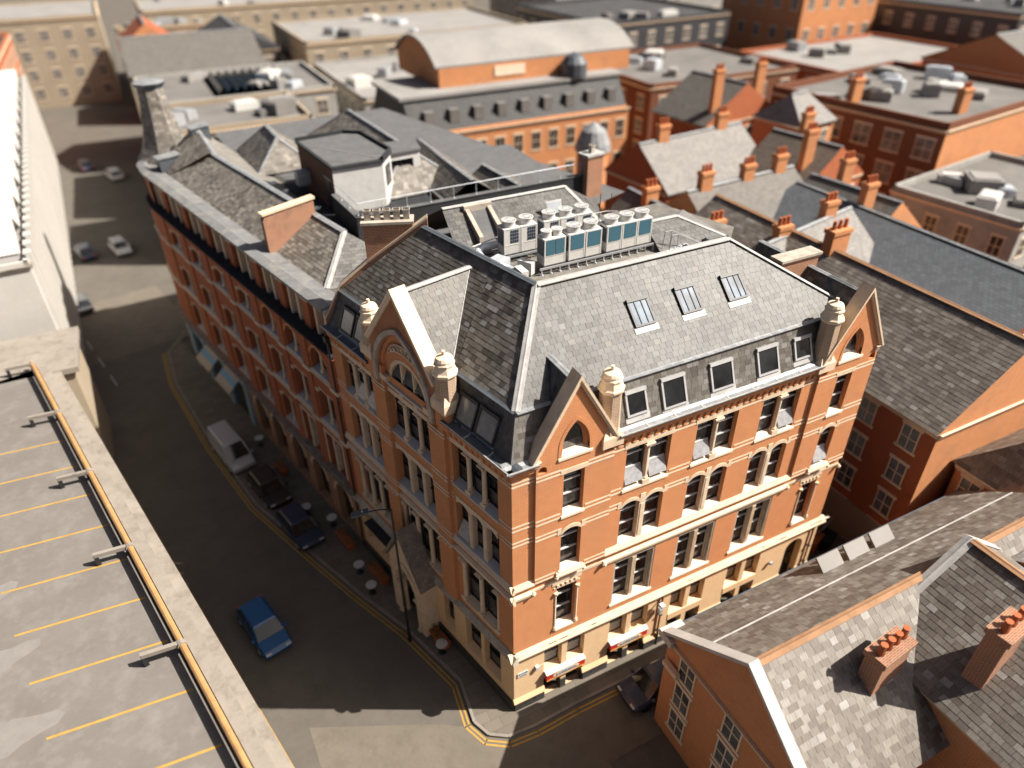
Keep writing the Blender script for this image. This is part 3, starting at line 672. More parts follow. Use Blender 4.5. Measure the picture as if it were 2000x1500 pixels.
m = MB(); i2 = seg_arch(-GC-1.4, -GC+1.4, 16.75, 18.06, 12); m.ring(i2, seg_arch(-GC-1.58, -GC+1.58, 16.75, 18.24, 12), 0.03, 0.34); m.build('window_surround', 'stone', CB, FL)
m = MB()
for s in (-1, 1): MB().box(-GC+s*1.83-0.3, -GC+s*1.83+0.3, PP-0.01, 0.3, 16.5, 16.8).build('impost', 'stone', CB, FL)
wo = MB().box(-GC-1.4, -GC+1.4, 0.28, 0.34, 16.55, 16.62).box(-GC-1.4, -GC+1.4, 0.28, 0.34, 17.3, 17.36).build('window', 'frame_dark', CB, FL)
MB().poly([(u, 0.33, z) for u, z in [(-GC-1.45, 16.5)]+seg_arch(-GC-1.45, -GC+1.45, 16.75, 18.1, 12)+[(-GC+1.45, 16.5)]]).build('pane', 'glass_dark', wo, FL)
for s in (-1, 1): MB().box(-GC+s*0.5-0.11, -GC+s*0.5+0.11, 0.10, 0.34, 16.5, 18.0).box(-GC+s*0.5-0.05, -GC+s*0.5+0.05, 0.05, 0.12, 16.6, 17.9).build('mullion', 'stone', CB, FL)
MB().extr([(-GC-1.9, -0.10, 16.30), (-GC-1.9, -0.10, 16.42), (-GC-1.9, 0.32, 16.56), (-GC-1.9, 0.32, 16.3)], (3.8, 0, 0)).build('sill', 'stone_lead', CB, FL)
# the crescent with the year
cr = MB(); lo = seg_arch(-GC-1.45, -GC+1.45, 18.05, 18.66, 10); hi = seg_arch(-GC-1.45, -GC+1.45, 18.06, 19.12, 10)
cr.ring(lo, hi, 0.0, 0.06); cro = cr.build('date_stone', 'stone_date', CB, FL)
m = MB()
for pl, off in ((lo, 0.05), (hi, -0.05)): m.ring(pl, [(u, z+off) for u, z in pl], -0.05, 0.02)
m.build('date_rim', 'stone', cro, FL)
def text(name, body, size, mat, parent, M, ext=0.01, sx=1.0):
    c = bpy.data.curves.new(name, 'FONT'); c.body = body; c.size = size; c.align_x = 'CENTER'; c.align_y = 'CENTER'; c.extrude = ext; c.resolution_u = 2
    to = bpy.data.objects.new(name, c); COL.objects.link(to)
    dg = bpy.context.evaluated_depsgraph_get(); me = bpy.data.meshes.new_from_object(to.evaluated_get(dg))
    bpy.data.objects.remove(to); me.materials.clear(); me.materials.append(MAT[mat])
    return put(name, me, parent, M @ Matrix.Rotation(R(90), 4, 'X') @ Matrix.Diagonal((sx, 1, 1, 1)))
for ch, u, z, a in (('1', -0.36, 18.82, 8), ('8', -0.10, 18.87, 2), ('7', 0.16, 18.85, -5), ('4', 0.43, 18.78, -12)):
    text('numeral', ch, 0.46, 'stone', cro, FL @ T(-GC+u, -0.01, z) @ Matrix.Rotation(R(-a), 4, 'Y'), 0.03)
for s in (-1, 1):
    for k in range(2): MB().lathe([(0.09, 0), (0.09, 0.04), (0.04, 0.06)], 8, (0, 0, 0)).build('carved_leaf', 'stone', cro, FL @ T(-GC+s*(0.75+0.28*k), -0.0, 18.62-0.13*k) @ RX(R(90)))
cp = MB()
for sgn in (-1, 1):
    p0 = Vector((-GC+sgn*2.72, 0, 18.55)); p1 = Vector((-GC, 0, 21.85)); n_ = Vector((sgn*3.3, 0, 2.72)).normalized()
    for y0, y1, a, b in ((PP-0.16, 0.42, 0.0, 0.12), (PP-0.12, PP, -0.12, 0.0)):
        q0 = p0+n_*a; q1 = p1+Vector((0, 0, a/n_.z)); q2 = p1+Vector((0, 0, b/n_.z)); q3 = p0+n_*b
        cp.prism([(q0.x, q0.z), (q1.x, q1.z), (q2.x, q2.z), (q3.x, q3.z)], y0, y1)
cp.build('gable_coping', 'stone_pale', CB, FL)
# turrets
def turret(F, u, i, z0, nm):
    t_ = MB().lathe([(0.50, z0), (0.46, 19.15)], 8, (u, i, 0), R(22.5)).build('turret', 'brick_turret', CB, F)
    MB().lathe([(0.49, 19.1), (0.56, 19.2), (0.56, 19.28), (0.50, 19.34), (0.40, 19.62), (0.46, 19.66), (0.46, 19.72), (0.36, 19.80)], 8, (u, i, 0), R(22.5)).build('turret_cap', 'stone_pale', t_, F)
    MB().lathe([(0.38, 19.76), (0.40, 19.86), (0.34, 19.98), (0.12, 20.06), (0.08, 20.08), (0.075, 20.26), (0.05, 20.26)], 14, (u, i, 0)).build('turret_dome', 'stone_pale', t_, F, smooth=False)
    MB().lathe([(0.72, z0-0.5), (0.72, z0-0.05), (0.5, z0+0.28)], 4, (u, i, 0), R(45)).build('turret_base', 'stone', t_, F)
turret(FR, 4.62, 0.22, 17.0, 'a'); turret(FR, 16.78, 0.22, 17.0, 'b')
turret(FL, -4.42, 0.15, 17.9, 'c'); turret(FL, -10.35, 0.15, 17.9, 'd')
for d in (4.42, 10.35): MB().box(-d-0.46, -d+0.46, PP-0.02, 0.5, 16.4, 17.55).build('pier_shoulder', 'brick_red', CB, FL)
# ---- shaded ground floor
lops = [(-4.0, -1.05, 1.4, 4.2, 4.2, 'flat'), (-6.0, -5.05, 1.4, 4.2, 4.2, 'flat'), (-9.2, -7.3, 0, 3.9, 3.0, 'arch'), (-12.2, -10.9, 1.4, 4.2, 4.2, 'flat'), (-14.4, -13.0, 1.4, 4.2, 4.2, 'flat')]
m = MB(); wall(m, -15.0, 0, 0, 4.3, lops, depth=0.4); m.build('shopfront_wall', 'cream_paint', CB, FL)
for a, b, s, t, *_ in lops:
    if b-a < 2.5 and s > 0: sash(CB, FL, (a+b)/2, 1.6, 4.2, b-a, dep=0.34, sillmat='cream_paint', barmat='frame_dark')
    elif s > 0:
        for q in (-1, 1): sash(CB, FL, (a+b)/2+q*0.78, 1.6, 4.2, 1.3, dep=0.34, sillmat='cream_paint', barmat='frame_dark')
        MB().box((a+b)/2-0.13, (a+b)/2+0.13, 0.0, 0.36, 1.4, 4.2).build('mullion', 'cream_paint', CB, FL)
for a, b in ((-15.0, -9.3), (-7.2, 0.03)): MB().box(a, b, -0.12, 0.06, 0, 0.75).build('plinth', 'granite_black', CB, FL)
MB().box(-9.2, -7.3, 0.5, 0.56, 0, 3.9).build('door', 'black_metal', CB, FL)
# ---- gabled stone porch
pd = 8.25
PO = MB(); pa = pt_arch(-pd-1.0, -pd+1.0, 2.9, 4.6, 8)
PO.poly([(-pd-1.6, -1.0, 0), (-pd-1.0, -1.0, 0)]+[(u, -1.0, z) for u, z in pa[:9]]+[(-pd, -1.0, 7.2), (-pd-1.6, -1.0, 4.6)])
PO.poly([(-pd+1.0, -1.0, 0), (-pd+1.6, -1.0, 0), (-pd+1.6, -1.0, 4.6), (-pd, -1.0, 7.2)]+[(u, -1.0, z) for u, z in pa[8:]])
lp = [(-pd-1.0, 0)]+pa+[(-pd+1.0, 0)]
for (p, q), (p2, q2) in zip(lp, lp[1:]): PO.poly([(p, -1.0, q), (p2, -1.0, q2), (p2, -0.45, q2), (p, -0.45, q)])
for s in (-1, 1): PO.poly([(-pd+s*1.6, -1.0, 0), (-pd+s*1.6, 0, 0), (-pd+s*1.6, 0, 4.6), (-pd+s*1.6, -1.0, 4.6)])
po = PO.build('porch', 'stone', CB, FL)
c2 = MB()
for s in (-1, 1):
    p0 = Vector((-pd+s*1.85, 0, 4.35)); p1 = Vector((-pd, 0, 7.35)); n_ = Vector((s*3.0, 0, 1.85)).normalized()
    q2 = p1+Vector((0, 0, 0.16/n_.z)); q3 = p0+n_*0.16
    c2.prism([(p0.x, p0.z), (p1.x, p1.z), (q2.x, q2.z), (q3.x, q3.z)], -1.2, -0.02)
c2.build('porch_roof', 'stone_soot', po, FL)
m = MB(); m.ring(pt_arch(-pd-1.05, -pd+1.05, 2.9, 4.66, 8), pt_arch(-pd-1.35, -pd+1.35, 2.9, 5.05, 8), -1.1, -0.98); m.build('porch_arch', 'stone', po, FL)
for s in (-1, 1):
    for k, y0 in enumerate((-0.95, -0.6)): put('column', column_mesh(2.9, 0.1), po, FL @ T(-pd+s*(0.95-0.12*k), y0, 0.0))
# flat dark shop canopy left of the porch
MB().box(-12.9, -10.1, -0.85, -0.28, 4.45, 4.55).build('canopy', 'felt_dark', CB, FL)

# ---------------------------------------------------------------- roofs of the corner building
ZE, ZB, ZR = 16.97, 18.9, 22.2
e0 = (0.05, 0.10, ZE); b0 = (0.66, 0.88, ZB); r0 = (3.44, 4.40, ZR)
slates(CB, [e0, (20.0, 0.10, ZE), (20.0, 0.88, ZB), b0], 'slate_mid', 0.34, 0.24, singles=60, seed=2)
rE = (13.62, 4.40, ZR); hE = (18.9, 0.88, ZB)
slates(CB, [b0, hE, rE, r0], 'slate_light', 0.33, 0.245, singles=170, seed=3)
slates(CB, [hE, (18.9, 9.0, ZB), rE], 'slate_light', 0.33, 0.245, seed=4)
le = lambda d: tuple(LP(d, 0.10, ZE)); lb = lambda d: tuple(LP(d, 0.87, ZB)); lr = lambda d: tuple(LP(d, 4.37, ZR))
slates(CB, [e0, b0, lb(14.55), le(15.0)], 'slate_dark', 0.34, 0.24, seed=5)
slates(CB, [b0, r0, lr(6.3), lb(4.7)], 'slate_mixed', 0.33, 0.245, singles=70, seed=6)
slates(CB, [lb(4.7), lr(6.3), lr(11.75), lb(14.55)], 'slate_mid', 0.33, 0.225, seed=7)
# gable roof over the 1874 gable: ridge level from the gable back to the main slope
ga, gb = tuple(LP(GC, -0.05, 21.75)), tuple(LP(GC, 3.9, 21.75))
vb = tuple(LP(4.95, 0.89, 18.92)); vc = tuple(LP(9.87, 0.89, 18.92))
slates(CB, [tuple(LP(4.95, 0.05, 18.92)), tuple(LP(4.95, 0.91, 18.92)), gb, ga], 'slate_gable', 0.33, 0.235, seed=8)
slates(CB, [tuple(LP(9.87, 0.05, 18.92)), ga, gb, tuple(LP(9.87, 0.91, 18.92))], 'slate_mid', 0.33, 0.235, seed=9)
for bb0, bb1, c in BAYS:
    zt = 20.1; yr = 0.88+(zt-ZB)*(3.52/3.3); k = 1.87/3.42
    for s in (-1, 1):
        x1 = c+s*k*(zt-ZB); x2 = c+s*k*(zt-ZE)
        P_ = [(c, 0.12, zt), (c, yr, zt), (x1, 0.88, ZB), (x2, 0.10, ZE)]
        slates(CB, P_ if s < 0 else P_[::-1], 'slate_dark' if s < 0 else 'slate_mid', 0.32, 0.24, seed=20+s)  # left slopes get darker slates and lead, painting in their shade
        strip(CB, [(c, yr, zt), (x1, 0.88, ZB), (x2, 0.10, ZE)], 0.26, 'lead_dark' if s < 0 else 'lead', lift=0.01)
    strip(CB, [(c, 0.2, zt+0.02), (c, yr+0.05, zt+0.02)], 0.3, 'lead')
# roof of the right hand bay running back from the street
gx = 18.46
slates(CB, [(gx, 0.3, 20.1), (gx, 7, 20.1), (16.6, 7, 16.9), (16.6, 0.3, 16.9)], 'slate_mid', 0.33, 0.235, seed=12)
slates(CB, [(gx, 0.3, 20.1), (20.4, 0.3, 16.9), (20.4, 7, 16.9), (gx, 7, 20.1)], 'slate_mid', 0.33, 0.235, seed=13)
strip(CB, [(gx, 0.3, 20.12), (gx, 7, 20.12)], 0.3, 'lead')
# lead
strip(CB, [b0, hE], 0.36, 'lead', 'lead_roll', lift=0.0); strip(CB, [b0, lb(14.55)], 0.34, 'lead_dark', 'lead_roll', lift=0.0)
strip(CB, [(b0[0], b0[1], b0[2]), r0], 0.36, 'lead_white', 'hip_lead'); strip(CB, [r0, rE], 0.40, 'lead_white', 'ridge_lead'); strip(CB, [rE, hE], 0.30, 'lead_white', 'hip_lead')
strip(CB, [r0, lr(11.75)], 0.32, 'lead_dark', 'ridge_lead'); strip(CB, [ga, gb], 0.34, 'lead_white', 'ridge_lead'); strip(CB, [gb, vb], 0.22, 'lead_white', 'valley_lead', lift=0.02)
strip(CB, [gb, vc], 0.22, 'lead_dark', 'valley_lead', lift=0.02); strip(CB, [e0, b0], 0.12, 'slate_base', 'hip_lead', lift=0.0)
# roof windows
def roofwin(o, t, s, w, h, mat_f, mat_p, bars=0, top_shade=True, lab=None):
    o = Vector(o); t = Vector(t).normalized(); s = Vector(s).normalized(); n = t.cross(s)
    if n.z < 0: n = -n; 
    M = Matrix((t, s, n)).transposed().to_4x4(); M.translation = o
    f = MB(); k = 0.09
    f.box(0, w, 0, k, 0, 0.12); f.box(0, k, k, h-k, 0, 0.12); f.box(w-k, w, k, h-k, 0, 0.12); f.box(0, w, h-k*1.7, h, 0, 0.16)
    for j in range(bars): f.box(w*(j+1)/(bars+1)-0.02, w*(j+1)/(bars+1)+0.02, k, h-k, 0.05, 0.12)
    fo = f.build('roof_window', mat_f, CB, M)
    nb = bars+1
    for j in range(nb): MB().box(k+(w-2*k)*j/nb, k+(w-2*k)*(j+1)/nb, k, h-k*1.7, 0.05, 0.085).build('pane', mat_p, fo, M)
    MB().box(-0.08, w+0.08, -0.28, 0.0, 0.015, 0.045).build('apron_flashing', 'lead_white' if mat_f == 'frame_grey' else 'lead', fo, M)
    return fo
sR1 = Vector((0, 0.78, 1.93)); sR2 = Vector((0, 3.52, 3.3))
for x0, x1, za, zb in ((5.57, 6.63, 17.33, 18.40), (7.42, 8.68, 17.15, 18.46), (10.05, 11.33, 17.22, 18.44), (12.74, 14.0, 17.2, 18.45), (14.98, 16.05, 17.36, 18.38)):
    y0 = 0.10+(za-ZE)/1.93*0.78; roofwin((x0, y0, za), (1, 0, 0), sR1, x1-x0, (zb-za)/1.93*sR1.length, 'frame_grey', 'glass_dark')
for x0, x1 in ((7.10, 8.16), (9.62, 10.70), (12.2, 13.3)):
    y0 = 0.88+(20.2-ZB)*3.52/3.3; roofwin((x0, y0, 20.2), (1, 0, 0), sR2, x1-x0, 0.88/3.3*sR2.length, 'frame_dark', 'skylight', bars=2)
sL = -nl*0.77+Vector((0, 0, 1.93))
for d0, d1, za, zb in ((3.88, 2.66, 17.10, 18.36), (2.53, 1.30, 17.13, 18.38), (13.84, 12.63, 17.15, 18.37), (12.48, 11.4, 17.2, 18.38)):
    i0 = 0.10+(za-ZE)/1.93*0.77; roofwin(LP(d0, i0, za), -tl, sL, d0-d1, (zb-za)/1.93*sL.length, 'frame_dark', 'pane_sky_tint')
# party parapet stepping up the left end, with its chimney stack
pts = [LP(15.05, 0.0, 17.25), LP(14.55, 0.85, 19.05), LP(13.75, 2.1, 20.25), LP(11.7, 4.6, 22.55)]
m = MB(); sd = (pts[3]-pts[0]); sd.z = 0; sd.normalize(); pn = Vector((-sd.y, sd.x, 0))
for a, b in zip(pts, pts[1:]): m.extr([a, b, Vector((b.x, b.y, 16.5)), Vector((a.x, a.y, 16.5))], pn*0.32)
m.build('party_wall', 'brick_sooty', CB)
m = MB()
for a, b in zip(pts, pts[1:]): m.extr([a-pn*0.05, b-pn*0.05, b-pn*0.05+Vector((0, 0, 0.12)), a-pn*0.05+Vector((0, 0, 0.12))], pn*0.44)
m.build('party_coping', 'stone', CB)
ca, cb_ = LP(13.72, 2.15, 0), LP(12.35, 4.1, 0)
def stack(parent, ca, cb_, th, z0, z1, mat, pots, name='chimney_stack', potmat='stone_grey', capm='stone_grey', pn=None):
    dd = (cb_-ca).normalized(); pn = pn if pn is not None else Vector((-dd.y, dd.x, 0)); L_ = (cb_-ca).length
    M = Matrix((dd, pn, Vector((0, 0, 1)))).transposed().to_4x4(); M.translation = Vector((ca.x, ca.y, 0))
    s_ = MB().box(0, L_, 0, th, z0, z1-0.2).build(name, mat, parent, M)
    MB().box(-0.05, L_+0.05, -0.05, th+0.05, z1-0.2, z1-0.08).build('chimney_band', mat, s_, M); MB().box(-0.1, L_+0.1, -0.1, th+0.1, z1-0.08, z1+0.05).build('chimney_cap', capm, s_, M)
    for k in range(pots):
        x = L_*(k+0.5)/pots; c = MB(); a = 0.15
        c.extr([(x-a, th/2-a, z1+0.05), (x+a, th/2-a, z1+0.05), (x+a, th/2+a, z1+0.05), (x-a, th/2+a, z1+0.05)], (0, 0, 0.5), caps=False); c.extr([(x-a+.05, th/2-a+.05, z1+0.05), (x+a-.05, th/2-a+.05, z1+0.05), (x+a-.05, th/2+a-.05, z1+0.05), (x-a+.05, th/2+a-.05, z1+0.05)], (0, 0, 0.5), caps=False)
        c.box(x-a-0.03, x+a+0.03, th/2-a-0.03, th/2-a, z1+0.47, z1+0.55); c.box(x-a-0.03, x+a+0.03, th/2+a, th/2+a+0.03, z1+0.47, z1+0.55); c.box(x-a-.03, x-a, th/2-a, th/2+a, z1+.47, z1+.55); c.box(x+a, x+a+.03, th/2-a, th/2+a, z1+.47, z1+.55); c.box(x-a+.04, x+a-.04, th/2-a+.04, th/2+a-.04, z1+.05, z1+.1)
        c.build('chimney_pot', potmat, s_, M)
    return s_
stack(CB, ca, cb_, 0.75, 18.0, 22.35, 'brick_sooty', 5)
stack(CB, Vector((16.5, 3.5, 0)), Vector((18.95, 3.5, 0)), 0.62, 17.0, 20.75, 'brick_sooty', 0)
stack(CB, Vector((16.45, 21.2, 0)), Vector((17.75, 21.4, 0)), 0.9, 16.0, 21.1, 'brick_sooty', 1, capm='lead_white')
# ================================================================ long warehouse further down the street
LW = thing('long_warehouse', 'long dark red brick warehouse with rows of deep windows and a colonnaded attic storey', 'building', tuple(LP(30, 6, 0)))
ARC = [17.15, 20.45, 23.65]; FLT = [27.6, 31.8, 36.2, 40.6]; D0, D1 = 15.0, 45.0
ops = []; HW = 1.02
for c in ARC: ops += [(-c-HW, -c+HW, 12.66, 14.5, 13.75, 'arch'), (-c-HW, -c+HW, 8.95, 11.45, 11.45, 'flat')]
for c in FLT: ops += [(-c-HW, -c+HW, 12.66, 14.2, 14.2, 'flat'), (-c-HW, -c+HW, 8.95, 11.05, 11.05, 'flat')]
for c in ARC[:2]: ops += [(-c-HW, -c-0.08, 5.35, 7.9, 7.45, 'arch'), (-c+0.08, -c+HW, 5.35, 7.9, 7.45, 'arch')]
for c in ARC[2:]+FLT: ops += [(-c-HW, -c+HW, 5.35, 7.75, 7.75, 'flat')]
m = MB(); wall(m, -D1, -D0, 4.9, 14.85, ops, depth=0.55); m.build('wall', 'brick_warehouse', LW, FL)
edge = [(45.0, 0.0), (47.4, 0.35), (49.4, 1.4), (50.6, 3.1), (50.9, 5.2), (50.9, 9)]
for z0, z1, mt in ((4.9, 14.85, 'brick_warehouse'), (0, 4.9, 'stone_grey')):
    m = MB()
    for (a, b), (c, d) in zip(edge, edge[1:]): m.poly([(-a, b, z0), (-c, d, z0), (-c, d, z1), (-a, b, z1)])
    m.build('rounded_end_wall', mt, LW, FL)
m = MB()
for (a, b), (c, d) in zip(edge, edge[1:]): m.poly([(-a, b+0.3, 14.85), (-c, d+0.3, 14.85), (-c, d+0.3, 17.4), (-a, b+0.3, 17.4)])
m.build('rounded_attic_wall', 'brick_warehouse', LW, FL)
def rail_along(prof, name, mat, end=True):
    m = MB(); m.extr([(-D1, y, z) for y, z in prof], (D1-D0-0.1, 0, 0))
    if end:
        for (a, b), (c, d) in zip(edge[:-1], edge[1:]):
            v = Vector((-c+a, d-b, 0)); nn = Vector((-v.y, v.x, 0)).normalized()
            nn = nn if (Vector((-47.0, 4.2, 0))-Vector((-a, b, 0))).dot(nn) > 0 else -nn
            m.extr([Vector((-a, b, z))+nn*y for y, z in prof], v*1.02)
    return m.build(name, mat, LW, FL)
rail_along([(0.05, 12.36), (-0.10, 12.36), (-0.14, 12.5), (-0.02, 12.6), (0.05, 12.6)], 'string_course', 'stone')
rail_along([(0.05, 8.62), (-0.14, 8.66), (-0.16, 8.82), (-0.02, 8.92), (0.05, 8.92)], 'string_course', 'stone')
rail_along([(0.10, 4.72), (-0.30, 4.74), (-0.45, 4.84), (-0.45, 4.92), (0.10, 5.02)], 'shop_cornice', 'stone_soot')
rail_along([(0.80, 14.70), (-0.05, 14.70), (-0.14, 14.80), (-0.14, 14.92), (0.80, 15.02)], 'ledge', 'felt_dark')
# windows: brick reveal, stone lintel, two dark lights and a slender column
def pairwin(c, z0, z1, arch=False, lint=True):
    def mkf():
        m = MB(); w_ = HW*2; h = z1-z0
        m.box(-w_/2, -w_/2+0.08, 0, 0.06, 0, h); m.box(w_/2-0.08, w_/2, 0, 0.06, 0, h); m.box(-0.05, 0.05, 0, 0.06, 0, h); m.box(-w_/2, w_/2, 0, 0.06, h*0.55, h*0.55+0.06); return m.mesh('window', 'frame_dark')
    o = put('window', shared(('pw', round(z1-z0, 2)), mkf), LW, FL @ T(-c, 0.46, z0))
    for s in (-1, 1):
        def mkp(): return MB().box(-0.46, 0.46, 0, 0.02, 0, z1-z0).mesh('pane', 'glass_dark')
        put('pane', shared(('pp', round(z1-z0, 2)), mkp), o, FL @ T(-c+s*0.5, 0.48, z0))
    def mks(): return MB().extr([(-HW, -0.04, -0.08), (-HW, -0.04, 0.02), (-HW, 0.46, 0.16), (-HW, 0.46, -0.08)], (2*HW, 0, 0)).mesh('sill', 'stone_lead')
    put('sill', shared('lwsill', mks), o, FL @ T(-c, 0, z0-0.02))
    put('column', column_mesh(z1-z0-0.05, 0.09), o, FL @ T(-c, 0.2, z0+0.02))
    if lint and not arch:
        def mkl(): return MB().box(-HW-0.02, HW+0.02, 0.06, 0.5, 0, 0.2).box(-HW-0.2, -HW+0.14, -0.02, 0.3, -0.22, 0.0).mesh('lintel', 'stone')
        put('lintel', shared('lwlint', mkl), o, FL @ T(-c, 0, z1-0.2))
    if arch:
        a = seg_arch(-c-HW+0.02, -c+HW-0.02, 13.75, 14.46, 8); MB().ring(a, seg_arch(-c-HW-0.12, -c+HW+0.12, 13.75, 14.62, 8), -0.03, 0.06).build('arched_head', 'brick_red', o, FL)
for c in ARC: pairwin(c, 12.7, 14.5, True); pairwin(c, 9.0, 11.45)
for c in FLT: pairwin(c, 12.7, 14.2); pairwin(c, 9.0, 11.05)
for c in ARC[2:]+FLT: pairwin(c, 5.4, 7.75)
for c in ARC[:2]:
    for s in (-1, 1):
        u = -c+s*0.55; o = MB().box(u-0.46, u+0.46, 0.3, 0.36, 6.6, 6.66).box(u-0.03, u+0.03, 0.3, 0.36, 5.4, 7.9).build('window', 'frame_dark', LW, FL)
        MB().box(u-0.47, u+0.47, 0.33, 0.35, 5.35, 7.95).build('pane', 'glass_dark', o, FL)
    m = MB(); m.box(-c-HW-0.2, -c+HW+0.2, -0.35, 0.2, 5.0, 5.2); m.box(-c-HW-0.25, -c+HW+0.25, -0.4, 0.2, 5.2, 5.3); m.build('balcony_sill', 'stone_soot', LW, FL)
    for s in (-1, 1): MB().box(-c+s*(HW+0.12)-0.11, -c+s*(HW+0.12)+0.11, -0.03, 0.3, 5.3, 8.0).build('window_jamb', 'stone', LW, FL)
    MB().box(-c-HW-0.2, -c+HW+0.2, -0.04, 0.3, 8.0, 8.16).build('lintel', 'stone', LW, FL)
    MB().box(-c-0.1, -c+0.1, -0.03, 0.3, 5.3, 8.0).build('mullion', 'stone', LW, FL)
# brick pilasters on the warehouse
pil = [15.35, 18.8, 22.05, 25.6, 29.7, 34.0, 38.4, 42.8]
for d in pil:
    MB().box(-d-0.42, -d+0.42, -0.09, 0.05, 4.95, 14.72).build('pilaster', 'brick_warehouse', LW, FL)
    for z in (12.38, 8.66): MB().box(-d-0.45, -d+0.45, -0.2, 0.03, z, z+0.24).build('pilaster_band', 'stone', LW, FL)
# attic colonnade
AY = 0.55
MB().box(-D1, -D0, AY+0.75, AY+0.8, 14.9, 17.4).build('attic_wall', 'brick_dark', LW, FL)
for k, d in enumerate(pil):
    MB().box(-d-0.42, -d+0.42, AY-0.05, AY+0.78, 14.95, 17.1).build('attic_pier', 'brick_warehouse', LW, FL)
    MB().box(-d-0.46, -d+0.46, AY-0.1, AY+0.6, 16.75, 17.1).build('pier_capital', 'stone', LW, FL)
for a, b in zip(pil, pil[1:]+[46.0]):
    for k in (1, 2):
        d = a+(b-a)*k/3; MB().box(-d-0.13, -d+0.13, AY, AY+0.34, 14.95, 17.1).build('attic_post', 'stone', LW, FL)
    for k in range(3):
        d = a+(b-a)*(k+0.5)/3; MB().box(-d-0.5, -d+0.5, AY+0.66, AY+0.72, 15.3, 17.0).build('attic_pane', 'glass_dark', LW, FL)
MB().box(-D1, -D0-0.05, AY-0.08, AY+0.8, 17.1, 17.34).build('attic_beam', 'stone', LW, FL)
rail_along([(0.9, 17.34), (0.10, 17.34), (0.02, 17.44), (0.02, 17.56), (0.9, 17.56)], 'roof_fascia', 'stone_grey', end=True)
# flat lead gutter behind the fascia
m = MB(); m.extr([(-D1, -0.06, 17.56), (-D1, -0.06, 17.70), (-D1, 0.55, 17.78), (-D1, 0.75, 17.62), (-D1, 1.6, 17.5), (-D1, 1.6, 17.4), (-D1, 0.0, 17.45)], (D1-D0-0.4, 0, 0)); m.build('parapet_gutter', 'lead_gutter', LW, FL)
m = MB(); prof = [(-0.06, 17.56), (-0.06, 17.70), (0.55, 17.78), (0.75, 17.6), (2.6, 17.55), (2.6, 17.3)]
for (a, b), (c, d) in zip(edge[:-1], edge[1:]):
    v = Vector((-c+a, d-b, 0)); nn = Vector((-v.y, v.x, 0)).normalized(); nn = -nn if nn.y < -0.01 or nn.x < -0.01 and abs(nn.y) < 0.01 else nn
    ctr = Vector((-47.0, 4.2, 0))
    nn = nn if (ctr-Vector((-a, b, 0))).dot(nn) > 0 else -nn
    m.extr([Vector((-a, b, z))+nn*y for y, z in prof], v*1.03)
m.build('parapet_gutter', 'lead_gutter', LW, FL)
# roof
E0, E1, RI, RZ_ = 17.9, 45.3, 4.45, 19.2
lw = lambda d, i, z: tuple(LP(d, i, z))
slates(LW, [lw(E0-0.2, 1.5, 17.45), lw(20.5, RI, RZ_), lw(24.2, RI, RZ_), lw(24.2, 1.5, 17.45)], 'slate_far', 0.34, 0.24, seed=31)
slates(LW, [lw(24.6, 1.5, 17.45), lw(24.6, RI, RZ_), lw(40.5, RI, RZ_), lw(44.6, 4.6, 20.6), lw(44.6, 1.75, 17.45)][:3]+[lw(40.5, RI, RZ_), lw(43.6, 1.5, 17.45)], 'slate_far', 0.36, 0.25, singles=40, seed=32)
slates(LW, [lw(40.5, RI, RZ_), lw(45.5, 5.0, 20.3), lw(46.0, 2.6, 18.0), lw(43.6, 1.5, 17.45)][:4], 'slate_far', 0.36, 0.25, seed=38)
slates(LW, [lw(E0-0.2, 1.5, 17.45), lw(15.2, 6.5, 17.45), lw(20.5, RI, RZ_)], 'slate_hip', 0.34, 0.24, seed=33)
m = MB(); m.poly([LP(20.5, RI, RZ_), LP(40.5, RI, RZ_), LP(45.5, 5.0, 20.1), LP(46, 7.2, 18.25), LP(17.0, 7.2, 18.25), LP(15.4, 6.4, 17.6)]); m.build('rear_slope', 'felt_pale', LW)
for d in (25.5, 27.6, 29.8, 32.0):
    q = MB().box(-0.18, 0.18, -0.12, 0.12, 0, 0.16).box(-0.32, -0.18, -0.04, 0.04, 0.06, 0.12).box(0.18, 0.32, -0.04, 0.04, 0.06, 0.12); q.build('roof_vent', 'lead_dark', LW, T(*LP(d, 5.2, 18.95)) @ RZ(TH))
strip(LW, [lw(20.5, RI, RZ_), lw(40.5, RI, RZ_), lw(45.5, 5.0, 20.3)], 0.40, 'lead', 'ridge_lead'); strip(LW, [lw(20.5, RI, RZ_), lw(E0-0.2, 1.5, 17.5)], 0.36, 'lead_white', 'hip_lead')
strip(LW, [lw(E0-0.2, 1.45, 17.47), lw(43.6, 1.45, 17.47)], 0.16, 'felt_dark', 'eaves_gap', lift=-0.02)
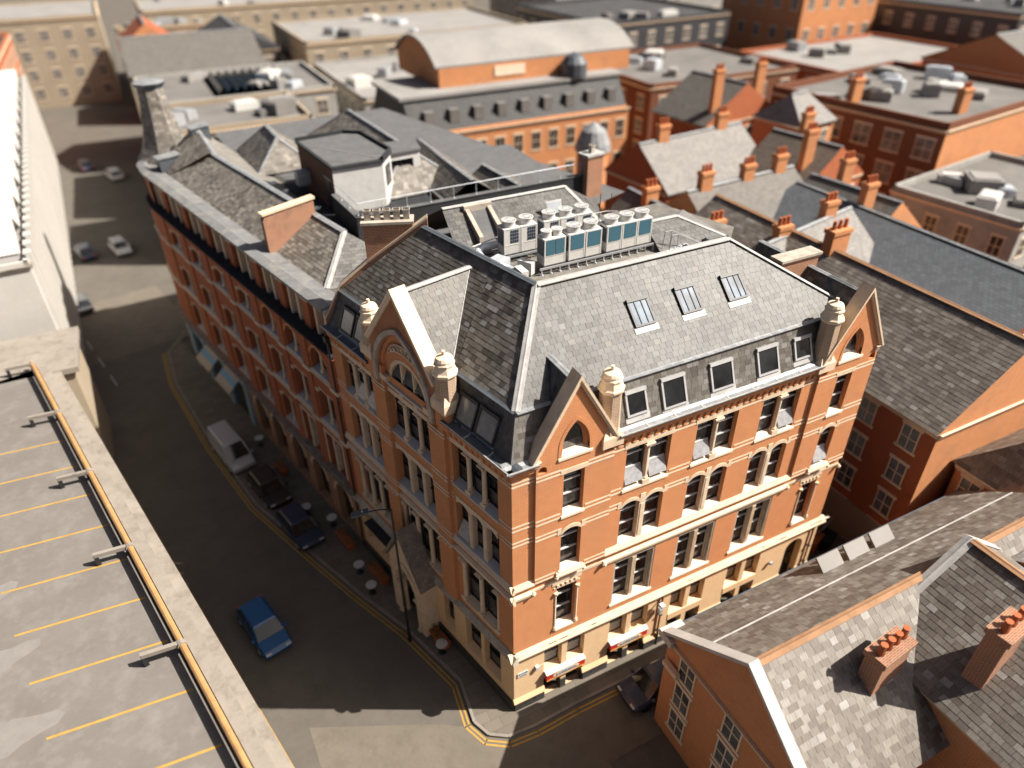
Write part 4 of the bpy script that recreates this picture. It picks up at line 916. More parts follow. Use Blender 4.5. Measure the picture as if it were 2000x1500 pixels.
# cross wall with coping on the warehouse roof
m = MB(); m.extr([LP(24.2, 1.15, 17.4), LP(24.2, 4.5, 17.4), LP(24.2, 4.5, 20.2), LP(24.2, 1.35, 19.95), LP(24.2, 1.15, 19.6)], tl*0.42); m.build('cross_wall', 'brick_sooty', LW)
m = MB(); m.extr([LP(24.12, 1.15, 19.9), LP(24.12, 4.6, 20.18), LP(24.12, 4.6, 20.32), LP(24.12, 1.1, 20.04)], tl*0.58); m.build('cross_wall_coping', 'stone', LW)
for d, i, z, L_ in ((44.3, 1.3, 17.5, 1.6), (44.6, 4.4, 19.2, 1.4)):
    m = MB(); m.extr([LP(d, i, z-0.1), LP(d, i+L_, z-0.1), LP(d, i+L_, z+1.15), LP(d, i, z+1.05)], tl*1.0); m.build('roof_dormer', 'lead_dark', LW)
    m = MB(); m.extr([LP(d-0.1, i-0.1, z+1.08), LP(d-0.1, i+L_+0.1, z+1.18), LP(d-0.1, i+L_+0.1, z+1.26), LP(d-0.1, i-0.1, z+1.16)], tl*1.2); m.build('dormer_roof', 'lead', LW)
# flared slate turret roof over the rounded end
tc = LP(48.4, 3.2, 0)
tr = thing('turret_roof', 'tall flared slate turret roof with a flat lead cap at the rounded street corner', 'roof', (tc.x, tc.y, 17.4))
prof = [(2.55, 17.5), (2.15, 18.0), (1.80, 18.7), (1.45, 19.9), (1.18, 21.5), (0.98, 23.0)]
m = MB(); rn = random.Random(5); n8 = 8
for j in range(len(prof)-1):
    rows = max(2, int((prof[j+1][1]-prof[j][1])/0.23)); 
    for r_ in range(rows):
        f0, f1 = r_/rows, (r_+1)/rows; ra = prof[j][0]+(prof[j+1][0]-prof[j][0])*f0; rb = prof[j][0]+(prof[j+1][0]-prof[j][0])*f1; za = prof[j][1]+(prof[j+1][1]-prof[j][1])*f0; zb = prof[j][1]+(prof[j+1][1]-prof[j][1])*f1
        for k in range(n8):
            a0 = R(22.5)+2*math.pi*k/n8; a1 = a0+2*math.pi/n8; q = max(2, int(ra*0.765/0.28)); off = 0.5 if r_ % 2 else 0
            p = lambda r, t, z, h: Vector(((r+h)*(math.cos(a0)*(1-t)+math.cos(a1)*t), (r+h)*(math.sin(a0)*(1-t)+math.sin(a1)*t), z))
            for g in range(q+1):
                t0, t1 = max(0, (g-off)/q), min(1, (g+1-off)/q)
                if t1-t0 < 0.04: continue
                m.tone = rn.random(); h = 0.03+rn.random()*0.012
                m.poly([p(ra, t0+.008, za-0.02, h), p(ra, t1-.008, za-0.02, h), p(rb, t1-.008, zb, 0.01), p(rb, t0+.008, zb, 0.01)]); m.poly([p(ra, t0+.008, za-0.02, 0), p(ra, t1-.008, za-0.02, 0), p(ra, t1-.008, za-0.02, h), p(ra, t0+.008, za-0.02, h)])
m.tone = 0
m.build('slate_courses', 'slate_far', tr, T(tc.x, tc.y, 0), kind='stuff')
MB().lathe([(r-0.03, z) for r, z in prof], 8, (0, 0, 0), R(22.5)).build('turret_core', 'slate_base', tr, T(tc.x, tc.y, 0))
MB().lathe([(0.98, 22.95), (1.0, 23.1), (1.26, 23.35), (1.28, 23.45), (1.1, 23.5)], 8, (0, 0, 0), R(22.5)).build('cap_cornice', 'lead_dark', tr, T(tc.x, tc.y, 0))
MB().lathe([(1.26, 23.46), (0.8, 23.6), (0.05, 23.7)], 8, (0, 0, 0), R(22.5)).build('lead_cap', 'lead', tr, T(tc.x, tc.y, 0))
# slates and felt decks behind
m = MB(); m.poly([LP(17.0, 7.2, 18.2), LP(46, 7.2, 18.2), LP(50.5, 8, 18.2), LP(48, 24, 18.2), LP(16, 24, 18.2), LP(14, 9, 18.2)]); m.build('flat_roof', 'felt', LW)
def hiproof(parent, a, b, hw, z0, z1, mat, seed, hip=1.6, sw=0.4, sh=0.28):
    a = Vector(a); b = Vector(b); d = (b-a).normalized(); s = Vector((-d.y, d.x, 0)); P = lambda p, k, z: (p.x+s.x*k, p.y+s.y*k, z)
    ra, rb = a+d*hip, b-d*hip
    slates(parent, [P(a, hw, z0), P(b, hw, z0), P(rb, 0, z1), P(ra, 0, z1)], mat, sw, sh, seed=seed); slates(parent, [P(b, -hw, z0), P(a, -hw, z0), P(ra, 0, z1), P(rb, 0, z1)], mat, sw, sh, seed=seed+1)
    if hip > 0.01:
        slates(parent, [P(a, -hw, z0), P(a, hw, z0), P(ra, 0, z1)], mat, sw, sh, seed=seed+2); slates(parent, [P(b, hw, z0), P(b, -hw, z0), P(rb, 0, z1)], mat, sw, sh, seed=seed+3)
        for e, r_ in ((a, ra), (b, rb)):
            for k in (-hw, hw): strip(parent, [P(r_, 0, z1), P(e, k, z0)], 0.25, 'lead', 'hip_lead')
    strip(parent, [P(ra, 0, z1), P(rb, 0, z1)], 0.28, 'lead', 'ridge_lead')
hiproof(LW, (-0.5, 36.6, 0), (-0.7, 44.5, 0), 2.3, 18.3, 20.4, 'slate_far', 40, 2.0)
hiproof(LW, (6.9, 27.0, 0), (5.9, 45.0, 0), 3.3, 18.4, 20.9, 'slate_far', 44, 3.0)
slates(LW, [(7.4, 30.5, 18.6), (7.6, 24.2, 18.6), (9.0, 23.6, 20.0), (9.2, 34.2, 20.0)], 'slate_mid', 0.4, 0.26, seed=48)
slates(LW, [(9.0, 23.6, 20.0), (11.2, 23.6, 18.6), (11.2, 34.2, 18.6), (9.2, 34.2, 20.0)], 'slate_mid', 0.4, 0.26, seed=49)
strip(LW, [(9.0, 23.5, 20.02), (9.2, 34.2, 20.02)], 0.28, 'lead', 'ridge_lead')
slates(LW, [(10.0, 27.3, 18.6), (10.2, 22.0, 18.6), (11.7, 21.9, 19.7), (11.4, 27.2, 19.7)], 'slate_mid', 0.4, 0.26, seed=50)
slates(LW, [(11.7, 21.9, 19.7), (13.8, 21.9, 18.6), (13.8, 27.2, 18.6), (11.4, 27.2, 19.7)], 'slate_mid', 0.4, 0.26, seed=51)
strip(LW, [(11.7, 21.8, 19.72), (11.4, 27.2, 19.72)], 0.28, 'lead', 'ridge_lead')
MB().prismz([(7.2, 22.2), (16.5, 21.8), (16.8, 34), (7.6, 34)], 4, 18.5).build('rear_block', 'brick_warehouse', LW)
MB().prismz([(7.1, 22.1), (16.6, 21.7), (16.9, 34.1), (7.5, 34.1)], 18.5, 18.62).build('rear_block_roof', 'felt', LW)

# ---------------------------------------------------------------- white-glazed rooftop stair house
SH = thing('rooftop_stair_house', 'white glazed brick stair house with flat grey felt roof and one brown brick side', 'roof building', (2.2, 29.5, 18.2))
fp = [(0.50, 26.15), (3.85, 26.2), (4.93, 27.85), (4.4, 32.7), (3.3, 33.5), (-0.14, 33.1)]
def sidewall(pts, z0, z1, mat, name):
    m = MB()
    for a, b in zip(pts, pts[1:]): m.poly([(a[0], a[1], z0), (b[0], b[1], z0), (b[0], b[1], z1), (a[0], a[1], z1)])
    return m.build(name, mat, SH)
sidewall(fp[:3], 18.2, 21.25, 'brick_white', 'white_wall'); sidewall(fp[2:]+[fp[0]], 18.2, 21.25, 'brick_dark_brown', 'brown_wall')
cx_, cy_ = 2.3, 29.6
sc = lambda k: [(cx_+(x-cx_)*k, cy_+(y-cy_)*k) for x, y in fp]
MB().prismz(sc(1.035), 21.22, 21.40).build('roof_edge', 'felt_dark', SH)
MB().prismz(sc(0.95), 21.3, 21.415).build('flat_roof', 'felt', SH)
m = MB(); ring = sc(1.03)
for k in (1, 2, 3, 4):
    a, b = ring[k], ring[k+1]; dx = Vector((b[0]-a[0], b[1]-a[1], 0)).normalized(); sx = Vector((-dx.y, dx.x, 0))*0.16
    m.extr([Vector((a[0], a[1], 21.4)), Vector((b[0], b[1], 21.4)), Vector((b[0], b[1], 21.62)), Vector((a[0], a[1], 21.62))], sx)
m.build('roof_upstand', 'felt_dark', SH)
MB().tube((0.3, 31.4, 21.45), (3.6, 26.7, 21.45), 0.015).build('roof_cable', 'bar_pale', SH)
wo = MB().box(-0.03, 0.03, -0.5, 0.5, 0, 1.3).build('window', 'frame_dark', SH, T(4.41, 27.0, 19.5) @ RZ(R(-33)))
MB().box(0.03, 0.04, -0.42, 0.42, 0.08, 1.2).build('pane', 'glass_dark', wo, T(4.41, 27.0, 19.5) @ RZ(R(-33)))
MB().box(-0.04, 0.04, -0.45, 0.45, 0, 2.0).build('door', 'black_metal', SH, T(0.40, 27.3, 18.3) @ RZ(R(5)))
MB().box(-0.08, 0.05, -0.7, 0.7, 0, 0.12).build('door_lintel', 'stone_grey', SH, T(0.40, 27.3, 20.35) @ RZ(R(5)))
# lower white wing with casement window
ux = (Vector((7.3, 28.7, 0))-Vector((4.75, 28.5, 0))); Lw = ux.length; ux.normalize(); Mv = Matrix((ux, Vector((-ux.y, ux.x, 0)), Vector((0, 0, 1)))).transposed().to_4x4(); Mv.translation = Vector((4.75, 28.5, 0))
wl = MB(); wall(wl, 0, Lw, 18.2, 20.9, [(0.3, 2.05, 19.35, 20.45, 20.45, 'flat')], depth=0.25); wl.build('white_wall', 'brick_white', SH, Mv)
MB().poly([(7.3, 28.7, 18.2), (7.75, 31.0, 18.2), (7.75, 31.0, 20.9), (7.3, 28.7, 20.9)]).build('white_wall', 'brick_white', SH)
MB().prismz([(4.7, 28.35), (7.38, 28.58), (7.85, 31.1), (4.9, 31.1)], 20.9, 21.02).build('roof_edge', 'felt', SH)
wo = MB().box(0.3, 2.05, 0.16, 0.2, 19.35, 19.4).box(0.3, 2.05, 0.16, 0.2, 20.4, 20.45).box(1.13, 1.21, 0.15, 0.21, 19.35, 20.45).box(0.3, 2.05, 0.16, 0.2, 19.88, 19.92).box(0.3, 0.36, 0.16, 0.2, 19.35, 20.45).box(1.99, 2.05, 0.16, 0.2, 19.35, 20.45).build('window', 'frame_dark', SH, Mv)
for a in (0.36, 1.21): MB().box(a, a+0.77, 0.19, 0.2, 19.4, 20.4).build('pane', 'glass_dark', wo, Mv)
MB().box(-0.1, Lw+0.05, -0.3, 0.1, 19.12, 19.28).build('sill', 'felt', SH, Mv)
# air intake box on the brown side
it = thing('vent_box', 'small louvred metal vent box on the brown side of the stair house', 'vent', (-0.45, 31.5, 19.0))
Mq = T(-0.45, 31.4, 18.9) @ RZ(0.1)
MB().box(-0.45, 0.45, -0.4, 0.4, 0, 0.95).build('casing', 'steel', it, Mq)
for k in range(5): MB().box(-0.38, 0.38, -0.42, -0.4, 0.12+k*0.15, 0.2+k*0.15).build('louvre', 'galvanised', it, Mq)
MB().poly([(0.3, 21.3, 18.3), (12.5, 21.5, 18.3), (12.5, 34, 18.3), (-1.5, 34, 18.3)]).build('light_well_floor', 'felt_dark', LW)

# ---------------------------------------------------------------- roof terrace of the corner building: deck, rear slopes, parapet
MB().poly([(3.5, 4.5, 20.42), (13.6, 4.5, 20.42), (18.0, 8.6, 20.42), (16.5, 13.5, 20.42), (2.0, 13.5, 20.42), (2.2, 11.9, 20.42)]).build('roof_deck', 'felt_deck', CB)
slates(CB, [(3.0, 11.6, 20.45), (11.7, 11.6, 20.45), (10.5, 14.2, 22.2), (3.2, 14.2, 22.2)], 'slate_light', 0.34, 0.25, seed=60)
slates(CB, [(11.7, 11.6, 20.45), (13.4, 15.4, 20.45), (10.5, 14.2, 22.2)], 'slate_light', 0.34, 0.25, seed=61)
strip(CB, [(3.2, 14.2, 22.2), (10.5, 14.2, 22.2)], 0.3, 'lead_white', 'ridge_lead'); strip(CB, [(10.5, 14.2, 22.2), (11.7, 11.6, 20.45)], 0.24, 'lead_white', 'hip_lead')
MB().poly([(3.2, 14.2, 22.2), (10.5, 14.2, 22.2), (14.4, 20.0, 18.6), (0.6, 20.0, 18.6)]).build('rear_slope', 'felt', CB)
slates(CB, [(12.3, 7.5, 20.45), (16.7, 7.7, 20.45), (14.5, 9.3, 21.45), (12.4, 9.3, 21.45)], 'slate_light', 0.34, 0.25, seed=62)
MB().poly([(12.4, 9.3, 21.45), (14.5, 9.3, 21.45), (16.7, 7.7, 20.45), (17.2, 12, 20.4), (12.4, 12, 20.4)]).build('rear_slope', 'slate_base', CB)
strip(CB, [(12.3, 9.3, 21.45), (14.5, 9.3, 21.45)], 0.3, 'lead_white', 'ridge_lead'); strip(CB, [(14.5, 9.3, 21.45), (16.7, 7.7, 20.45)], 0.26, 'lead_white', 'hip_lead')
strip(CB, [(12.3, 7.4, 20.5), (16.7, 7.6, 20.5)], 0.2, 'felt_dark', 'valley_gutter')
# dormer hatch with stone cheeks, opened hatch and its steel lid
M_ = T(4.3, 12.0, 21.15) @ RZ(0.0)
m = MB(); m.extr([(0, 0, -0.5), (0, 1.9, 0.8), (0, 1.9, 1.05), (0, 0, 0.1)], (0.22, 0, 0)); m.build('hatch_cheek', 'stone_grey', CB, M_)
m = MB(); m.extr([(1.25, 0, -0.5), (1.25, 1.9, 0.8), (1.25, 1.9, 1.05), (1.25, 0, 0.1)], (0.22, 0, 0)); m.build('hatch_cheek', 'stone_grey', CB, M_)
MB().box(-0.05, 1.52, 1.75, 2.0, 0.8, 1.12).build('hatch_head', 'stone_grey', CB, M_)
MB().poly([(0.22, 0.02, -0.35), (1.25, 0.02, -0.35), (1.25, 1.8, 0.85), (0.22, 1.8, 0.85)]).build('hatch_cover', 'felt', CB, M_)
h = MB().box(0, 0.95, 0, 0.06, 0, 0.75).build('roof_hatch', 'white_metal', CB, T(8.55, 12.7, 21.35) @ RX(R(-12)))
MB().box(0.06, 0.89, -0.02, 0.0, 0.06, 0.69).build('hatch_lining', 'galvanised', h, T(8.55, 12.7, 21.35) @ RX(R(-12)))
# felted parapet with its tubular guard rail
PA = [(0.22, 26.0), (0.50, 21.4), (16.4, 21.65)]
m = MB()
for a, b in zip(PA, PA[1:]):
    v = Vector((b[0]-a[0], b[1]-a[1], 0)).normalized(); s = Vector((-v.y, v.x, 0))*0.3
    m.extr([Vector((a[0], a[1], 18.2)), Vector((b[0], b[1], 18.2)), Vector((b[0], b[1], 19.72)), Vector((a[0], a[1], 19.72))], s)
m.build('terrace_parapet', 'felt_dark', CB)
m = MB()
for a, b in zip(PA, PA[1:]):
    v = Vector((b[0]-a[0], b[1]-a[1], 0)).normalized(); s = Vector((-v.y, v.x, 0))
    m.extr([Vector((a[0], a[1], 19.72))-s*0.05, Vector((b[0], b[1], 19.72))-s*0.05, Vector((b[0], b[1], 19.76))-s*0.05, Vector((a[0], a[1], 19.76))-s*0.05], s*0.42)
m.build('parapet_capping', 'felt', CB)
GR = thing('guard_rail', 'thin galvanised guard rail on uprights along the dark felt roof parapet', 'railing', (5, 21.6, 19.76))
rl = [(0.42, 25.6), (0.66, 21.6), (16.3, 21.85)]
MB().path([(x, y, 20.5) for x, y in rl], 0.026).build('top_rail', 'galvanised', GR)
pl = [(0.48, 24.6), (0.57, 23.1)]+[(0.66+k*1.56, 21.6+0.025*k) for k in range(0, 11)]
for x, y in pl: MB().tube((x, y, 19.74), (x, y, 20.5), 0.022).lathe([(0.07, 19.76), (0.06, 19.79)], 8, (x, y, 0)).build('upright', 'galvanised', GR)
# ================================================================ plant on the terrace: condensers, frame, ducts
def condenser(x, y, w, face, label, fans=1, grid=None):
    t = thing('air_conditioner', label, 'air conditioner', (x+w/2, y+0.38, 20.82), group='condenser units on the roof')
    D, H = 0.76, 1.34; z = 20.82
    def mkc():
        m = MB(); m.box(0.0, w, 0, D, 0.06, H); m.box(0.03, w-0.03, 0.03, D-0.03, 0, 0.06)
        for u in (0, w-0.05): m.box(u-0.008, u+0.058, -0.012, 0.05, 0.06, H)
        m.box(-0.01, w+0.01, -0.014, D+0.01, H-0.03, H+0.02); m.box(0.04, w-0.04, -0.012, 0.0, 0.5, 0.53); return m.mesh('casing', 'white_metal')
    put('casing', shared(('acc', round(w, 2)), mkc), t, T(x, y, z))
    if face == 'grid':
        for r_ in range(4):
            for c in range(4):
                def mkg(): return MB().box(0, (w*0.52)/4-0.035, -0.02, -0.004, 0, 0.13).mesh('vent_slot', 'grille_dark')
                put('vent_slot', shared(('acg', round(w, 2)), mkg), t, T(x+w*0.4+c*(w*0.52)/4, y, z+0.62+r_*0.17))
    else:
        n = 2 if fans == 2 else 1; ww = (w-0.12)/n
        for k in range(n):
            def mkp(): return MB().box(0.02, ww-0.03, -0.02, 0.0, 0.0, 0.74).mesh('coil_panel', 'grille')
            put('coil_panel', shared(('acp', round(ww, 2)), mkp), t, T(x+0.06+k*ww, y, z+0.56))
    def mks(): return MB().box(-0.02, 0.0, 0.08, D-0.08, 0.5, H-0.1).mesh('side_coil', 'grille_dark')
    put('side_coil', shared('acs', mks), t, T(x, y, z))
    r = 0.34 if fans == 1 else 0.26
    for k in range(fans):
        cx = x+w*(k+0.5)/fans
        def mkf():
            m = MB(); m.lathe([(r*1.0, 0), (r*0.94, 0.08), (r*0.96, 0.2), (r*1.08, 0.3), (r*1.1, 0.32), (r*1.04, 0.32), (r*0.92, 0.2), (r*0.9, 0.1)], 20, cap=False); return m.mesh('fan_cowl', 'white_metal')
        c = put('fan_cowl', shared(('acf', r), mkf), t, T(cx, y+D/2, z+H+0.02), smooth=True)
        def mkd():
            m = MB(); m.lathe([(0.09, 0), (0.09, 0.05), (0.02, 0.06)], 12)
            for k2 in range(4): m.box(-0.05, 0.05, 0.07, r*0.9, 0.0, 0.015) if k2 == 0 else m.box(-0.05, 0.05, -r*0.9, -0.07, 0.0, 0.015) if k2 == 1 else m.box(0.07, r*0.9, -0.05, 0.05, 0, 0.015) if k2 == 2 else m.box(-r*0.9, -0.07, -0.05, 0.05, 0, 0.015)
            return m.mesh('fan', 'white_metal')
        put('fan', shared(('acd', r), mkd), c, T(cx, y+D/2, z+H+0.24))
        def mkr():
            m = MB()
            for q in range(4):
                rr = r*(0.3+0.22*q); m.lathe([(rr-0.012, 0), (rr-0.012, 0.012), (rr+0.012, 0.012), (rr+0.012, 0)], 20, cap=False)
            for q in range(10):
                a = math.pi*q/10; m.tube((-r*1.02*math.cos(a), -r*1.02*math.sin(a), 0.006), (r*1.02*math.cos(a), r*1.02*math.sin(a), 0.006), 0.008, 4)
            m.lathe([(0.11, 0.0), (0.11, 0.025), (0.02, 0.03)], 14); return m.mesh('fan_guard', 'bar_pale')
        put('fan_guard', shared(('acr', r), mkr), c, T(cx, y+D/2, z+H+0.33))
    return t
FRONT = [(5.96, 1.14, 2), (7.30, 0.88, 1), (8.25, 0.88, 1), (9.46, 0.85, 1), (10.36, 0.85, 1), (11.26, 0.85, 1)]
LF = ['wide twin-fan white condenser at the near left end of the teal-panelled row', 'white condenser beside the twin-fan unit, first single fan of the teal-panelled row', 'white teal-panelled condenser left of the gap in the front row', 'white teal-panelled condenser right of the gap in the front row', 'white teal-panelled condenser, second from the right end of the front row', 'white teal-panelled condenser at the right end of the front row']
for (x, w_, f_), lb_ in zip(FRONT, LF): condenser(x, 8.25, w_, 'panel', lb_, f_)
BACK = [(4.82, 0.88), (5.76, 0.88), (7.05, 0.88), (8.0, 0.88), (8.95, 0.88)]
LBk = ['white condenser with square vent slots at the left end of the back row', 'white condenser with square vent slots, second from left in the back row', 'white slotted condenser third from left in the back row, behind the twin-fan unit', 'white slotted condenser fourth from left in the back row', 'white slotted condenser at the right end of the back row below the open hatch']
for (x, w_), lb_ in zip(BACK, LBk): condenser(x, 10.25, w_, 'grid', lb_)
# support frame
SF = thing('steel_platform', 'grey steel support frame on short legs under the two rows of condensers', 'platform', (9, 8.6, 20.42))
for y0, x0, x1 in ((8.2, 5.7, 12.4), (9.02, 5.7, 12.4), (10.2, 4.6, 10.1), (11.02, 4.6, 10.1)):
    MB().box(x0, x1, y0-0.04, y0+0.04, 20.70, 20.80).build('beam', 'steel', SF)
for k in range(14):
    x = 5.8+k*0.5; MB().tube((x, 8.2, 20.42), (x, 8.2, 20.72), 0.03).lathe([(0.1, 20.42), (0.06, 20.5)], 4, (x, 8.2, 0)).build('leg', 'galvanised', SF)
for x in (5.9, 7.4, 8.9, 10.4, 12.2): MB().tube((x, 9.02, 20.42), (x, 9.02, 20.72), 0.03).build('leg', 'steel', SF)
for x in (4.8, 6.3, 7.8, 9.8): MB().tube((x, 10.2, 20.42), (x, 10.2, 20.72), 0.03).build('leg', 'steel', SF); 
# ducts
DU = thing('ventilation_duct', 'silver round ventilation duct with an elbow and a square damper box', 'duct', (4.0, 9.5, 20.45))
pth = [(5.0, 11.35, 21.0), (4.1, 11.35, 21.0), (3.7, 11.0, 20.95), (3.65, 10.3, 20.9), (4.05, 9.4, 20.85), (4.75, 7.9, 20.8)]
MB().path(pth, 0.2, 12).build('pipe', 'galvanised', DU, smooth=False)
for p in pth[1:-1]: MB().lathe([(0.21, -0.05), (0.23, 0), (0.21, 0.05)], 12, p).build('collar', 'galvanised', DU)
MB().box(-0.38, 0.38, -0.38, 0.38, -0.28, 0.28).build('damper_box', 'galvanised', DU, T(4.1, 9.35, 20.95) @ RZ(0.45))
MB().tube((3.4, 10.9, 21.35), (5.6, 11.6, 21.35), 0.03).build('strut', 'white_metal', DU)
for x, y, rz, lb_ in ((4.62, 8.05, 0.0, 'small white condenser box beside the end of the silver duct'), (5.25, 8.75, 0.5, 'small white wall-type condenser left of the twin-fan unit')):
    t = thing('small_condenser', lb_, 'air conditioner', (x, y, 20.45), group='small condensers', rotz=rz); Mt = T(x, y, 20.5) @ RZ(rz)
    MB().box(-0.18, 0.18, -0.4, 0.4, 0, 0.62).build('casing', 'white_metal', t, Mt)
    MB().lathe([(0.24, 0), (0.24, 0.02)], 16).build('fan_guard', 'grille_dark', t, Mt @ T(0.2, 0.1, 0.32) @ Matrix.Rotation(R(90), 4, 'Y'))
    for k in range(6): MB().box(-0.19, -0.175, -0.36, 0.36, 0.08+k*0.09, 0.12+k*0.09).build('louvre', 'steel', t, Mt)
# escape stair rails and antennas on the terrace
ES = thing('roof_ladder', 'grey steel handrail and steps over the terrace roof right of the condensers', 'ladder', (12.8, 7.6, 20.45))
for y in (7.2, 7.75):
    MB().path([(12.5, y, 20.45), (12.6, y, 21.5), (13.0, y, 21.5), (14.6, y-0.5, 20.7)], 0.022).build('handrail', 'steel', ES)
    MB().tube((13.0, y, 20.5), (13.0, y, 21.5), 0.02).build('post', 'steel', ES)
for k in range(5): MB().box(12.6+k*0.3, 12.85+k*0.3, 7.2, 7.75, 20.5+0.02*k, 20.53+0.02*k).build('tread', 'galvanised', ES)
BR = thing('back_railing', 'dark thin railing with tall aerial rods behind the condensers', 'railing', (10.6, 11.6, 20.45))
MB().path([(9.9, 11.3, 21.6), (11.4, 11.3, 21.6), (11.9, 11.0, 21.6)], 0.02).build('top_rail', 'white_metal', BR)
for x in (9.9, 10.4, 10.9, 11.4): MB().tube((x, 11.3, 20.45), (x, 11.3, 21.6), 0.018).build('post', 'black_metal', BR)
for x, h in ((11.0, 22.6), (11.7, 22.5)): MB().tube((x, 11.35, 20.45), (x, 11.35, h), 0.018).build('aerial', 'black_metal', BR)
PI = thing('conduit', 'thin pale conduit pipe lying on the deck along the roof ridge', 'pipe', (8, 6.9, 20.45))
MB().path([(5.0, 6.6, 20.5), (8.0, 6.9, 20.5), (11.5, 7.0, 20.5), (12.3, 7.1, 20.55)], 0.03).build('pipe', 'bar_pale', PI)
for k, (x, y) in enumerate(((13.6, 7.25), (15.0, 7.42))):
    tag(MB().box(-0.15, 0.15, -0.1, 0.1, 0, 0.14).lathe([(0.06, 0.14), (0.04, 0.22)], 8).build('junction_box', 'black_metal', None, T(x, y, 20.6)), ['small black junction box at the near end of the dark roof gutter', 'small black junction box at the far end of the dark roof gutter'][k], 'junction box', 'roof junction boxes')
# ================================================================ ground, streets
plain('asphalt', (0.118, 0.106, 0.091), 0.92, 0.2, var=0.12, scale=0.25, dirt=(0.095, 0.086, 0.075), bmp=0.2)
plain('lane_paving', (0.150, 0.131, 0.106), 0.92, 0.2, var=0.12, scale=0.5, dirt=(0.12, 0.103, 0.083))
plain('kerb_stone', (0.24, 0.215, 0.19), 0.9, 0.2, var=0.2, scale=1.0)
plain('yellow_paint', (0.40, 0.245, 0.06), 0.8, 0.2, var=0.15, scale=3)
plain('white_paint', (0.45, 0.45, 0.44), 0.8, 0.2, var=0.2, scale=3)
plain('concrete', (0.165, 0.15, 0.136), 0.92, 0.2, var=0.10, scale=0.35, dirt=(0.205, 0.192, 0.18))
plain('concrete_pale', (0.27, 0.24, 0.205), 0.9, 0.2, var=0.15, scale=0.5, dirt=(0.18, 0.155, 0.13))
plain('rail_yellow', (0.42, 0.235, 0.095), 0.55, 0.4, var=0.2, scale=1.5, dirt=(0.30, 0.20, 0.10))
plain('sign_red', (0.52, 0.03, 0.02), 0.4, 0.5, var=0.04); plain('gold', (0.55, 0.30, 0.06), 0.5, 0.5, var=0.1); plain('sign_black', (0.02, 0.02, 0.03), 0.5, 0.4, var=0.1)
plain('awning_cream', (0.46, 0.39, 0.31), 0.9, 0.1, var=0.06); plain('awning_blue', (0.22, 0.36, 0.46), 0.9, 0.1, var=0.06)
plain('shop_blue', (0.30, 0.40, 0.46), 0.6, 0.3, var=0.1, scale=1.2)
plain('stone_brown', (0.36, 0.21, 0.13), 0.9, 0.2, var=0.15, scale=1.0, dirt=(0.25, 0.15, 0.1))
plain('terracotta', (0.36, 0.11, 0.045), 0.8, 0.2, var=0.15); plain('leaf', (0.05, 0.075, 0.025), 0.7, 0.3, var=0.3, scale=6)
glass('car_glass', (0.012, 0.014, 0.016), 0.05, 0.7)
plain('bin_orange', (0.42, 0.13, 0.03), 0.5, 0.4, var=0.1)
plain('concrete_stain', (0.205, 0.193, 0.18), 0.9, 0.2, var=0.1)
plain('downpipe', (0.20, 0.08, 0.045), 0.6, 0.3, var=0.2)
for nm, c in (('paint_blue', (0.012, 0.075, 0.21)), ('paint_silver', (0.42, 0.43, 0.44)), ('paint_black', (0.016, 0.017, 0.02)), ('paint_grey', (0.09, 0.095, 0.10)), ('paint_white', (0.62, 0.62, 0.61)), ('paint_navy', (0.015, 0.03, 0.07))):
    m_, nt_, b_ = _mat(nm, 0.3, 0.5); b_.inputs['Base Color'].default_value = c4(c); b_.inputs['Coat Weight'].default_value = 0.6; b_.inputs['Coat Roughness'].default_value = 0.06

def flags(name, c, bw, rh):
    m, nt_, b = _mat(name, 0.9, 0.2); t = N(nt_, 'ShaderNodeTexBrick'); t.offset = 0.5; t.squash = 1.0
    for k, x in (('Scale', 1.0), ('Mortar Size', 0.012), ('Brick Width', bw), ('Row Height', rh), ('Bias', 0.0)): t.inputs[k].default_value = x
    nt_.links.new(pos(nt_), t.inputs['Vector']); t.inputs['Color1'].default_value = c4([x*1.15 for x in c]); t.inputs['Color2'].default_value = c4([x*0.85 for x in c]); t.inputs['Mortar'].default_value = c4([x*0.5 for x in c])
    nt_.links.new(mixc(nt_, 0.3, t.outputs[0], mixc(nt_, noise(nt_, 0.8, 5, pos(nt_)), [x*0.6 for x in c], [x*1.3 for x in c])), b.inputs['Base Color']); return m
flags('flagstone', (0.155, 0.135, 0.11), 0.9, 0.6)
def sheet(name, pts, z, mat): 
    m = MB(); m.poly([(x, y, z) for x, y in pts]); return tagS(m.build(name, mat))
sheet('ground', [(-500, -200), (700, -200), (700, 700), (-500, 700)], -0.02, 'asphalt')
Lxy = lambda d, i: (LP(d, i, 0).x, LP(d, i, 0).y)
sheet('road', [Lxy(-40, 4), Lxy(-40, -11.2), Lxy(48, -11.2), Lxy(52, -14), Lxy(160, -14), Lxy(160, -2), Lxy(52, -1), Lxy(0, 1.5)], 0.0, 'asphalt')
sheet('lane', [(-9.5, -30), (-9.9, 4.0), (-4.0, 1.2), (-2.4, 0.2), (0, 0), (30, 0), (30, -4.2), (3.0, -4.6), (1.0, -30)], 0.004, 'lane_paving')
sheet('side_street', [Lxy(50.8, 2), Lxy(50.8, -60), Lxy(64, -60), Lxy(64, 2)], 0.006, 'lane_paving')
sheet('back_lane', [(20.4, -3), (25.0, -3), (25.0, 40), (20.4, 40)], 0.010, 'asphalt')
kl = [(20.4, -1.15), (3.0, -1.15), (0.6, -1.25), (-0.9, -1.15), (-1.75, -0.6), (-2.15, 0.35)]
kl2 = [(3.2, -1.15), (7.8, -1.5), (12.0, -2.3), (16.3, -2.95), (23.5, -3.9), (32.2, -3.75), (42.7, -2.95), (48.5, -1.7), (51.5, 1.0)]
